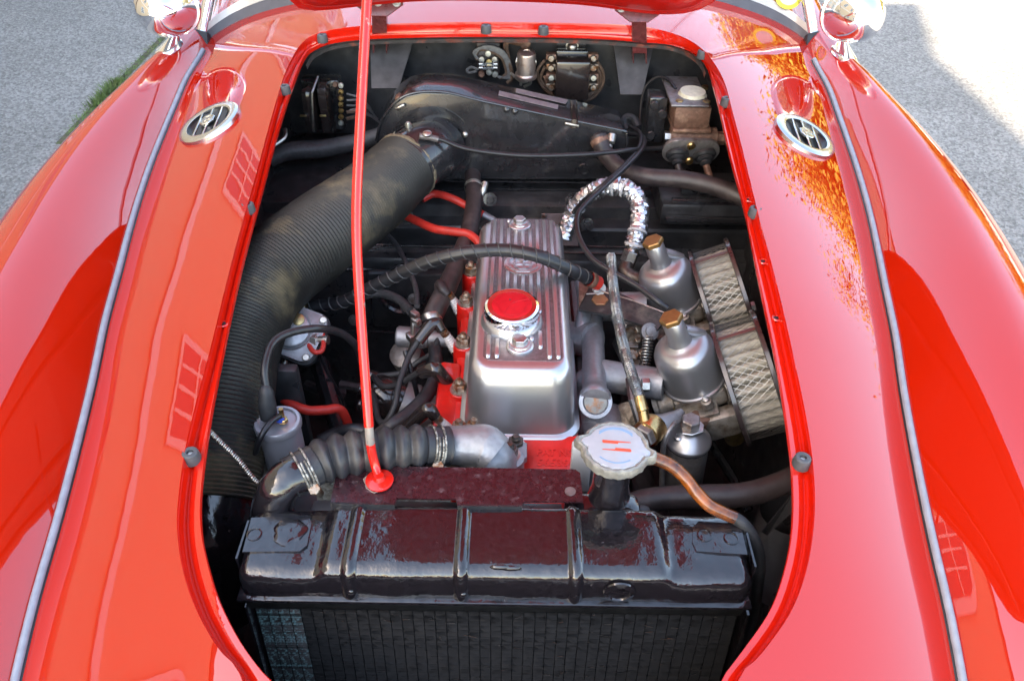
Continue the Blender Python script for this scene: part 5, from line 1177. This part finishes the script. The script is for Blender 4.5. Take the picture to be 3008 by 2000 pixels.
fu = thing('fuel_hose', 'braided steel fuel hose with brass ferrule and banjo bolt', 'hose', P(1890, 1265, .70))
hp = [(1795, 752, .80), (1797, 790, .795), (1805, 870, .785), (1818, 950, .775), (1838, 1040, .765), (1862, 1120, .752), (1880, 1172, .742)]
hw_ = W(*hp)
def braid(parent, pts, r, name='braid', mat='braid'):
    Pp, _ = catmull(pts, [0]*len(pts), 10); ac = [0]
    for i in range(1, len(Pp)): ac.append(ac[-1]+(Pp[i]-Pp[i-1]).length)
    g = G(); g.tube(Pp, r*.93, n=14, spline=False); obj('core', g, mat, parent)
    g = G(); NS = 7; K = int(ac[-1]/.0035)
    for s in (-1, 1):
        for k in range(NS):
            out = []; j = 0
            for i in range(K+1):
                s_ = ac[-1]*i/K*.9999
                while ac[j+1] < s_: j += 1
                t = (s_-ac[j])/(ac[j+1]-ac[j]); p = Pp[j].lerp(Pp[j+1], t); d = (Pp[j+1]-Pp[j]).normalized(); u = (V((1, 0, .2))-d*V((1, 0, .2)).dot(d)).normalized(); w = d.cross(u); a_ = s*s_/.024*2*math.pi+2*math.pi*k/NS
                out.append(p+(u*math.cos(a_)+w*math.sin(a_))*(r+.0002*(1 if (i+k) % 2 else -1)))
            g.tube(out, .0010, n=5, spline=False, caps=False)
    o = obj(name, g, mat, parent); o['kind'] = 'stuff'
braid(fu, hw_, .0080)
g = G(); g.tube(W((1878, 1166, .744), (1884, 1190, .738), (1888, 1205, .733)), [.0082, .0086, .0092], n=18); obj('ferrule', g, 'brass', fu)
g = G(); g.tube(W((1888, 1205, .733), (1893, 1232, .722), (1897, 1250, .715)), [.0078, .0082, .010], n=18); obj('brass_tail', g, 'brass', fu)
bx_ = V((-.62, -.74, .05)).normalized(); b = P(1912, 1262, .705)
g = G(); g.lathe([(.0205, -.012), (.0215, -.010), (.0215, .012), (.0205, .014)], b, bx_, 32); obj('banjo', g, 'brass', fu)
g = G(); g.hexa(b+bx_*.014, bx_, .0185, .012, .0018); obj('banjo_bolt', g, 'steel_dull', fu)
g = G(); g.tube([b-bx_*.010, P(1950, 1245, .705), P(1985, 1225, .705), P(2003, 1208, .708)], [.0185, .016, .011, .006], n=20); obj('cast_arm', g, 'alu_cast', fu)
g = G(); g.tube(W((1870, 1230, .67), (1838, 1205, .66), (1832, 1260, .645), (1868, 1300, .63)), [.012, .014, .016, .012], n=12); tag(obj('lagging', g, 'asbestos'), 'frayed tan lagging wrapped near the radiator cap', 'lagging')
# ---------------------------------------------------------------- foil pipe and cables on the right
fo = thing('foil_pipe', 'foil wrapped pipe bent in a hook behind the rocker cover', 'pipe', P(1660, 690, .66))
fpts = W((1655, 700, .69), (1680, 630, .73), (1720, 578, .77), (1775, 550, .795), (1835, 553, .80), (1872, 585, .79), (1880, 635, .775), (1870, 690, .755), (1860, 728, .735)); pts, _ = catmull(fpts, [0]*9, 14); rr2 = [.0165*(1+.04*math.sin(i*1.3)+.05*math.sin(i*3.7+1)) for i in range(len(pts))]
g = G(); g.tube(pts, rr2, n=18, spline=False)
for v in g.bm.verts: v.co += V((rnd.gauss(0, .0013), rnd.gauss(0, .0013), rnd.gauss(0, .0013)))
obj('foil_wrap', g, 'foil', fo, smooth=22)
for i in (48, 56, 96, 108, 20):
    i = min(i, len(pts)-2); d = (pts[i+1]-pts[i]).normalized(); g = G(); g.lathe([(.018, -.0025), (.0188, -.002), (.0188, .002), (.018, .0025)], pts[i], d, 20, cap=False); obj('cable_tie', g, 'tape_white', fo)
g = G(); g.tube(W((1860, 725, .737), (1853, 748, .728)), .0105, n=12); obj('steel_end', g, 'steel', fo)
b = P(1845, 768, .715); d = (P(1853, 748, .728)-b).normalized(); g = G(); g.hexa(b, d, .0155, .022); obj('hex_nut', g, 'steel', fo)
g = G(); g.tube(W((1845, 772, .713), (1838, 800, .705), (1870, 820, .70), (1905, 835, .70)), [.0135, .014, .014, .015], n=14); obj('elbow', g, 'nut_dark', fo)
cable('choke_cable', 'black cable leading from the heater end down to the front carburettor', 'cable', [(1842, 395, .81), (1885, 400, .825), (1890, 430, .83), (1850, 480, .83), (1780, 545, .83), (1720, 600, .825), (1695, 640, .82), (1702, 700, .81), (1740, 760, .80), (1800, 800, .795), (1870, 840, .79), (1925, 880, .785), (1960, 905, .775)], .0048, 'wire_black')
cable('heater_control_cable', 'black sheathed cable sagging across the heater front', 'cable', [(1258, 402, .868), (1300, 412, .86), (1360, 435, .845), (1450, 450, .835), (1560, 458, .83), (1700, 455, .83), (1790, 448, .83), (1860, 440, .83), (1950, 436, .80)], .0046, 'wire_black')
cc_ = thing('cable_clamp', 'steel cable clamp screwed on the heater spigot', 'clamp', P(1260, 402, .86))
g = G(); g.tube(W((1232, 400, .872), (1262, 404, .868), (1285, 410, .862)), .006, n=10); obj('sleeve', g, 'steel_dull', cc_)
g = G(); g.lathe([(.0085, 0), (.0085, .004), (.006, .006), (0, .0065)], P(1255, 396, .876), (0, -.3, 1), 14); obj('screw', g, 'steel', cc_)
cable('speedometer_cable', 'black cable running from the heater end towards the foil wrapped pipe', 'cable', [(1850, 372, .82), (1880, 392, .828), (1878, 430, .825), (1840, 480, .82), (1770, 545, .815), (1715, 590, .78), (1680, 630, .735), (1655, 665, .69)], .0046, 'wire_black')
th2 = thing('heater_return_hose', 'thick brown black hose sweeping from the heater to the opening edge', 'hose', PY(1765, 400, 1.50))
g = G(); g.tube(W((1758, 398, .835), (1766, 425, .82), (1785, 460, .80), (1830, 500, .785), (1900, 520, .785), (2000, 527, .79), (2090, 545, .79), (2170, 575, .785), (2210, 590, .78)), .0178, n=18); obj('hose', g, 'rubber_brown', th2)
p0, p1 = P(1762, 415, .825), P(1770, 432, .816); ax = (p1-p0).normalized(); g = G(); g.lathe([(.019, -.006), (.0195, -.005), (.0195, .005), (.019, .006)], p0, ax, 24, cap=False); cb2 = obj('clip_band', g, 'rust', th2)
g = G(); g.tube(W((1797, 398, .835), (1795, 420, .825)), [.0095, .008], n=12); obj('clip_screw', g, 'zinc', cb2)
g = G(); g.tube(W((1792, 425, .822), (1785, 445, .81)), [.007, .0055], n=10); obj('clip_tongue', g, 'alu_cast', cb2)
cable('lower_hose', 'dark radiator hose running from behind the tank to the right wing', 'hose', [(1840, 1490, .64), (1890, 1472, .65), (1960, 1462, .655), (2060, 1458, .66), (2160, 1455, .665), (2240, 1440, .67), (2330, 1405, .68), (2420, 1360, .68)], .0175, 'rubber_brown', n=18)
cable('drive_belt', 'worn flat drive belt below the radiator cap', 'belt', [(1868, 1300, .60), (1885, 1370, .56), (1905, 1440, .52)], .018, 'rubber_brown', flat=(.35, 1))
# ---------------------------------------------------------------- radiator
LE = math.tan(rad(5.5)); RYF = .531
def RW(x, y, z): return V((x, RYF+y+(z-.76)*LE, z))
ra = thing('radiator', 'gloss black radiator with ribbed header tank across the front of the bay', 'radiator', RW(-.01, .04, .25))
XL, XR = -.3165, .2845
xs_l = P(930, 1700, .76).x; xs_r = P(1965, 1700, .76).x
beads = [P(1035, 1600, .765).x, P(1358, 1600, .765).x, P(1688, 1600, .765).x]
def smooth(t): t = max(0, min(1, t)); return t*t*(3-2*t)
def ztop(x):
    c_ = smooth((x-xs_l+.008)/.018)*(1-smooth((x-xs_r+.008)/.018)); return .757+.0095*c_
xsn = sorted(set([XL+(XR-XL)*i/150 for i in range(151)]+[b+d*.0016 for b in beads for d in range(-7, 8)]))
g = G(); rows = []; wob = random.Random(3)
for x in xsn:
    zt_ = ztop(x); bmp = sum(.0042*max(0, 1-((x-b)/.0085)**2)**1.0 for b in beads)
    wav = .0006*math.sin(x*37)+.0004*math.sin(x*91+1); e_ = max(0, 1-min(x-XL, XR-x)/.012); rr = .010*e_*e_
    pr = [(.0985, .705), (.0985, zt_-.012), (.0965, zt_-.005), (.092, zt_-.001), (.084, zt_), (.06, zt_+.0004), (.03, zt_), (.015, zt_-.0006), (.007, zt_-.003), (.002, zt_-.008), (.0, zt_-.014), (-.001, .735), (-.001, .719)]
    row = []
    for k, (y, z) in enumerate(pr):
        ny, nz = (1, 0) if k < 2 else ((0, 1) if 3 < k < 8 else ((-1, 0) if k > 10 else (-.7, .7) if k > 7 else (.7, .7)))
        d = bmp+wav*(k > 2)-rr; row.append(RW(x, y+ny*d, z+nz*d))
    rows.append(row)
vv = g.grid(rows); g.bm.faces.new(vv[0]); g.bm.faces.new(vv[-1][::-1]); tk = obj('header_tank', g, 'black_rad', ra, smooth=50)
g = G(); g.box(RW((XL+XR)/2, .048, .717), (XR-XL+.006, .110, .006), bev=.0025); obj('tank_flange', g, 'black_rad', ra)
g = G(); g.box(RW((XL+XR)/2, .045, .704), (XR-XL-.010, .094, .018), bev=.003); obj('header_plate', g, 'black_core', ra)
b = P(1815, 1712, .735); b = RW(b.x, -.0015, .738); g = G(); g.lathe([(.019, 0), (.018, .002), (.013, .0035), (.012, .0015), (0, .001)], b, (0, -1, 0), 24); obj('pressed_dimple', g, 'black_rad', tk)
for x, zz in ((1030, 1738), (1360, 1746), (1690, 1748)):
    p = PY(x, zz, RYF-.006); g = G(); g.ball(p, .0045, 10, 8, (1, .6, 1)); obj('solder_drop', g, 'black_rad', tk)
for x, y_ in ((1470, 1665), (1500, 1668)):
    p = PY(x, y_, RYF+.001); g = G(); g.ball(p, .009, 12, 8, (1.4, .35, .45)); obj('solder_blob', g, 'black_rad', tk)
# core: fin columns share one mesh, tubes between them
x0c, x1c, NC = P(737, 1770, .70).x, P(2172, 1770, .70).x, 43; pw = (x1c-x0c)/NC
ZB, ZTc = .22, .697
def column_mesh(mat, seed):
    r = random.Random(seed); g = G(); rows = []; n = 210
    for i in range(n+1):
        z = ZTc-(ZTc-ZB)*i/n; d = (.0 if i % 2 else .0040)+r.gauss(0, .00035); s_ = r.gauss(0, .0003)
        rows.append([V((-pw*.47, d, z+s_)), V((0, d+r.gauss(0, .0002), z)), V((pw*.47, d, z-s_))])
    g.grid(rows); me = g.mesh('fin_column', 0); me.materials.append(MATS[mat]); return me
cmesh = [column_mesh('black_core', 1), column_mesh('black_core', 5), column_mesh('black_core', 9)]; vmesh = column_mesh('core_verdigris', 2)
g = G(); g.box((0, 0, 0), (pw*.13, .05, ZTc-ZB)); tmesh = g.mesh('water_tube', 0); tmesh.materials.append(MATS['black_core'])
RL = M.Rotation(-math.atan(LE), 4, 'X'); base_off = OFF[ra.name]
def core_piece(name, me, x, dy):
    o = bpy.data.objects.new(name, me); put(o, ra); zc_ = (ZB+ZTc)/2
    m = M.Translation(RW(x, dy, .76)-base_off) @ RL @ M.Translation((0, 0, -.76)); 
    if name == 'water_tube': m = m @ M.Translation((0, .027, zc_))
    o.matrix_local = m; OFF[o.name] = base_off
for i in range(NC):
    core_piece('fin_column', vmesh if i < 4 else cmesh[i % 3], x0c+pw*(i+.5), .010)
for i in range(NC+1): core_piece('water_tube', tmesh, x0c+pw*i, .0095)
g = G(); g.box(RW(-.012, .052, .46), (x1c-x0c, .012, .46)); obj('core_backing', g, 'black_core', ra)
for s, x in ((-1, x0c-.006), (1, x1c+.006)):
    g = G(); q = [RW(x, -.002, .70), RW(x, .09, .70), RW(x, .09, .22), RW(x, -.002, .22)]; g = sheet(q, .003); obj('side_strap', g, 'black_rad', ra)
# mounting straps folded over both shoulders
for s, q in ((-1, ((712, 1620), (738, 1520), (905, 1512), (915, 1535), (902, 1600), (880, 1618))), (1, ((2046, 1618), (2034, 1592), (2036, 1548), (2052, 1530), (2175, 1538), (2196, 1628)))):
    pts = [P(px, py, .7595) for px, py in q]; g = sheet(pts, .0025, V((0, 0, 1))); st = obj('mounting_strap', g, 'black_rad', ra)
    xo = XL-.004 if s < 0 else XR+.004
    g = sheet([RW(xo, .02, .758), RW(xo, .075, .758), RW(xo-s*.0, .075, .60), RW(xo, .03, .60)], .0025); obj('strap_leg', g, 'black_rad', st)
for px, py in ((747, 1568), (824, 1574), (2070, 1571), (2148, 1580)):
    b = P(px, py, .7602); g = G(); g.lathe([(.0095, -.001), (.0092, .0006), (.0078, .0008), (.0074, -.0012), (0, -.0014)], b, (0, 0, 1), 20); obj('strap_hole', g, 'black_rad', ra)
b = P(850, 1560, .7600); g = G(); rw = random.Random(4)
g.lathe([(.020, -.002), (.019, .001), (.015, .0022), (.010, .0018), (0, .0024)], b, (0, 0, 1), 28, rf=lambda a, r, i: r*(1+.12*math.sin(a*3+i)+.06*math.sin(a*7))); obj('weld_lump', g, 'black_rad', ra)
# filler neck
NB = V((P(1786, 1485, .74).x, .655, .742))
g = G(); g.lathe([(.030, .0), (.026, .02), (.0228, .035), (.0222, .085), (.0235, .088), (.0235, .098)], NB, (0, 0, 1), 32, rf=lambda a, r, i: r*(1+.012*math.sin(a*4+i))); obj('filler_neck', g, 'black_rad', ra)
g = G(); g.box(NB+V((-.01, -.018, -.002)), (.10, .05, .035), bev=.012); obj('neck_saddle', g, 'black_rad', ra)
# outlet elbow on the left
g = G(); g.tube(W((800, 1520, .715), (803, 1480, .745), (818, 1435, .775), (848, 1405, .785), (890, 1388, .785)), [.029, .0265, .0250, .0245, .0245], n=24); obj('outlet_elbow', g, 'black_rad', ra, smooth=60)

rcap = thing('pressure_cap', 'corroded radiator cap with pale label and two red stripes', 'radiator cap', NB+V((0, 0, .098)))
co = NB+V((0, 0, .102)); cth = rad(-14)
def ears(a, r, i):
    e = 0
    for a0 in (cth, cth+math.pi):
        d = math.atan2(math.sin(a-a0), math.cos(a-a0)); e += math.exp(-(d/.17)**4)
    return r*1.04+.0085*e*(r/.039)+.0006*math.sin(a*17+i)+.0004*math.sin(a*31)
g = G(); g.lathe([(.026, -.012), (.036, -.011), (.0395, -.008), (.0400, -.001), (.0385, .0035), (.036, .0045), (.0335, .003), (.0328, .0028)], co, (0, -.03, 1), 96, rf=ears); obj('rim', g, 'cap_metal', rcap)
g = G(); g.lathe([(.0335, .0028), (.0325, .0042), (.02, .0052), (0, .0056)], co, (0, -.03, 1), 72, rf=lambda a, r, i: ears(a, r, i)-.0004 if i < 2 else r); lbz = obj('label', g, 'cap_label', rcap)
f = frame(co, (0, -.03, 1), (math.cos(cth*.35), math.sin(cth*.35), 0))
def stripe(y, s):
    g = G(); g.prism([(-.017*s, .0022*s), (-.0175*s, .0), (-.016*s, -.0022*s), (.0015*s, -.0022*s), (.002*s, .0002*s), (.017*s, .0010*s), (.017*s, .0018*s), (0, .0022*s)], M.Translation((0, 0, 0)) @ f @ M.Translation((.001, y, .0056)), .0003); obj('red_stripe', g, 'print_red', lbz, smooth=0)
stripe(.0045, 1); stripe(-.0065, -1)
for rr, a0, a1 in ((.0265, 40, 140), (.0285, 45, 135), (.0265, 225, 310)):
    g = G(); pts = [f @ V((rr*math.cos(rad(a0+(a1-a0)*i/20)), rr*math.sin(rad(a0+(a1-a0)*i/20)), .0049)) for i in range(21)]; g.tube(pts, .0011, n=6, spline=False, flat=(.25, 1)); obj('blue_print', g, 'print_blue', lbz)
g = G(); g.ball(NB+V((-.014, -.020, .086)), .004, 12, 8, (1.5, 1, .7)); obj('verdigris_spot', g, 'verdigris', rcap)
ov = thing('overflow_hose', 'amber overflow tube running from the radiator cap into a dirty black pipe', 'hose', P(1905, 1345, .81))
g = G(); g.tube(W((1890, 1338, .815), (1920, 1345, .815), (1970, 1366, .81), (2010, 1400, .80), (2045, 1445, .79), (2085, 1485, .78), (2130, 1508, .772), (2158, 1520, .768)), .0082, n=16); obj('amber_tube', g, 'amber_hose', ov)
g = G(); g.tube(W((2150, 1516, .768), (2185, 1540, .76), (2218, 1590, .735), (2230, 1650, .70), (2225, 1720, .655), (2212, 1800, .60), (2185, 1890, .55), (2155, 1980, .50), (2140, 2060, .45)), .0078, n=14); obj('black_pipe', g, 'rubber', ov)

# ---------------------------------------------------------------- support plate
sp_ = thing('support_plate', 'dark maroon steel plate behind the radiator carrying the prop rod', 'plate', P(1340, 1420, .76))
ol = [(972, 1466), (990, 1380), (1002, 1367), (1690, 1378), (1704, 1388), (1713, 1472), (1540, 1472), (1534, 1482), (1344, 1480), (1338, 1465), (1166, 1462), (1160, 1477), (972, 1474)]
g = sheet([P(px, py, .770) for px, py in ol], .003, V((0, 0, 1))); obj('plate', g, 'maroon_black', sp_)
for a, b in (((972, 1474), (1160, 1477)), ((1344, 1480), (1534, 1482))):
    pa, pb = P(*a, .770), P(*b, .770); g = sheet([pa, pb, pb-V((0, .002, .014)), pa-V((0, .002, .014))], .003); obj('folded_lip', g, 'black_gloss', sp_)
for px, py in ((1675, 1443), ):
    g = G(); g.lathe([(.007, 0), (.007, .001), (0, .0012)], P(px, py, .770), (0, 0, 1), 18); obj('rivet', g, 'steel_dull', sp_)
g = G(); g.lathe([(.016, 0), (.0155, .0008), (0, .001)], P(1105, 1415, .770), (0, 0, 1), 24, rf=lambda a, r, i: r*(1+.1*math.sin(a*3)+.06*math.sin(a*7))); obj('worn_patch', g, 'worn_metal', sp_)

# ---------------------------------------------------------------- ribbed top hose with wire clips
hs = thing('radiator_hose', 'convoluted black radiator hose from the elbow to the thermostat housing', 'hose', P(1090, 1330, .74))
hp = W((850, 1404, .782), (908, 1374, .785), (959, 1350, .785), (1010, 1336, .785), (1087, 1323, .782), (1163, 1316, .778), (1240, 1311, .772), (1316, 1310, .762))
pts, _ = catmull(hp, [0]*len(hp), 40); acc = [0]
for i in range(1, len(pts)): acc.append(acc[-1]+(pts[i]-pts[i-1]).length)
T_ = acc[-1]; c0, c1 = T_*.17, T_*.84; NBL = 7; rl = []
for s_ in acc:
    if s_ < c0 or s_ > c1: rl.append(.0265+(.0006 if (s_ < .002 or s_ > T_-.002) else 0))
    else: rl.append(.0240+.0062*math.sin(math.pi*((s_-c0)/(c1-c0)*NBL % 1))**1.2)
g = G(); g.tube(pts, rl, n=32, spline=False); obj('hose', g, 'rubber_hose', hs, smooth=60)
def wire_clip(fr_, sc_):
    i = min(range(len(acc)), key=lambda k: abs(acc[k]-T_*fr_)); d = (pts[min(i+3, len(pts)-1)]-pts[i-3]).normalized(); q = pts[i]
    f = frame(q, d, (0, 0, 1)); t0 = None
    for o in (-.006, .006):
        g = G(); g.tube([f @ V((.0278*math.cos(a), .0278*math.sin(a), o)) for a in [2*math.pi*k/28 for k in range(28)]], .0015, n=8, spline=False, closed=True); obj('wire_clip', g, 'clip_wire', hs)
    for o in (-.0025, .0025):
        g = G(); g.tube([f @ V((.0282*math.cos(rad(sc_*a)), .0282*math.sin(rad(sc_*a)), o)) for a in range(20, 110, 8)], .0014, n=8, spline=False); obj('wire_clip_end', g, 'clip_wire', hs)
    b = f @ V((.030*math.cos(rad(sc_*108)), .030*math.sin(rad(sc_*108)), 0)); ax = V((0, -.5, .85))
    g = G(); g.hexa(b, ax, .008, .008); g.lathe([(.0045, -.03), (.0045, 0)], b, ax, 10); obj('clip_screw', g, 'nut_rusty', hs)
wire_clip(.10, 1); wire_clip(.915, 1)
# bent fins, flies and chips caught in the core
g = G(); rf2 = random.Random(11)
for i in range(150):
    x = rf2.uniform(x0c+.05, x1c-.02); z = rf2.uniform(.42, .69); w = rf2.uniform(.001, .006); h_ = rf2.uniform(.0006, .0016); a = rf2.gauss(0, .25)
    b = RW(x, .0085, z); d = V((math.cos(a), 0, math.sin(a))); u = V((-math.sin(a), -.4, math.cos(a)))
    q = [b-d*w-u*h_, b+d*w-u*h_, b+d*w+u*h_, b-d*w+u*h_]; g.bm.faces.new([g.bm.verts.new(p) for p in q])
o = obj('bent_fins', g, 'bent_fin', ra, smooth=0); o['kind'] = 'stuff'
# black panels added so the gap behind the tank stays dark
fs = thing('gap_shade_panel', 'added black panels darkening the gap between radiator and engine', 'cowl', P(1340, 1440, .55))
g = G(); g.box((X0-.02, .665, .60), (.46, .05, .20), bev=.01); obj('panel', g, 'black_bay', fs)
g = G(); g.box((X0-.24, .70, .52), (.10, .10, .14), bev=.01); obj('side_panel', g, 'black_bay', fs)
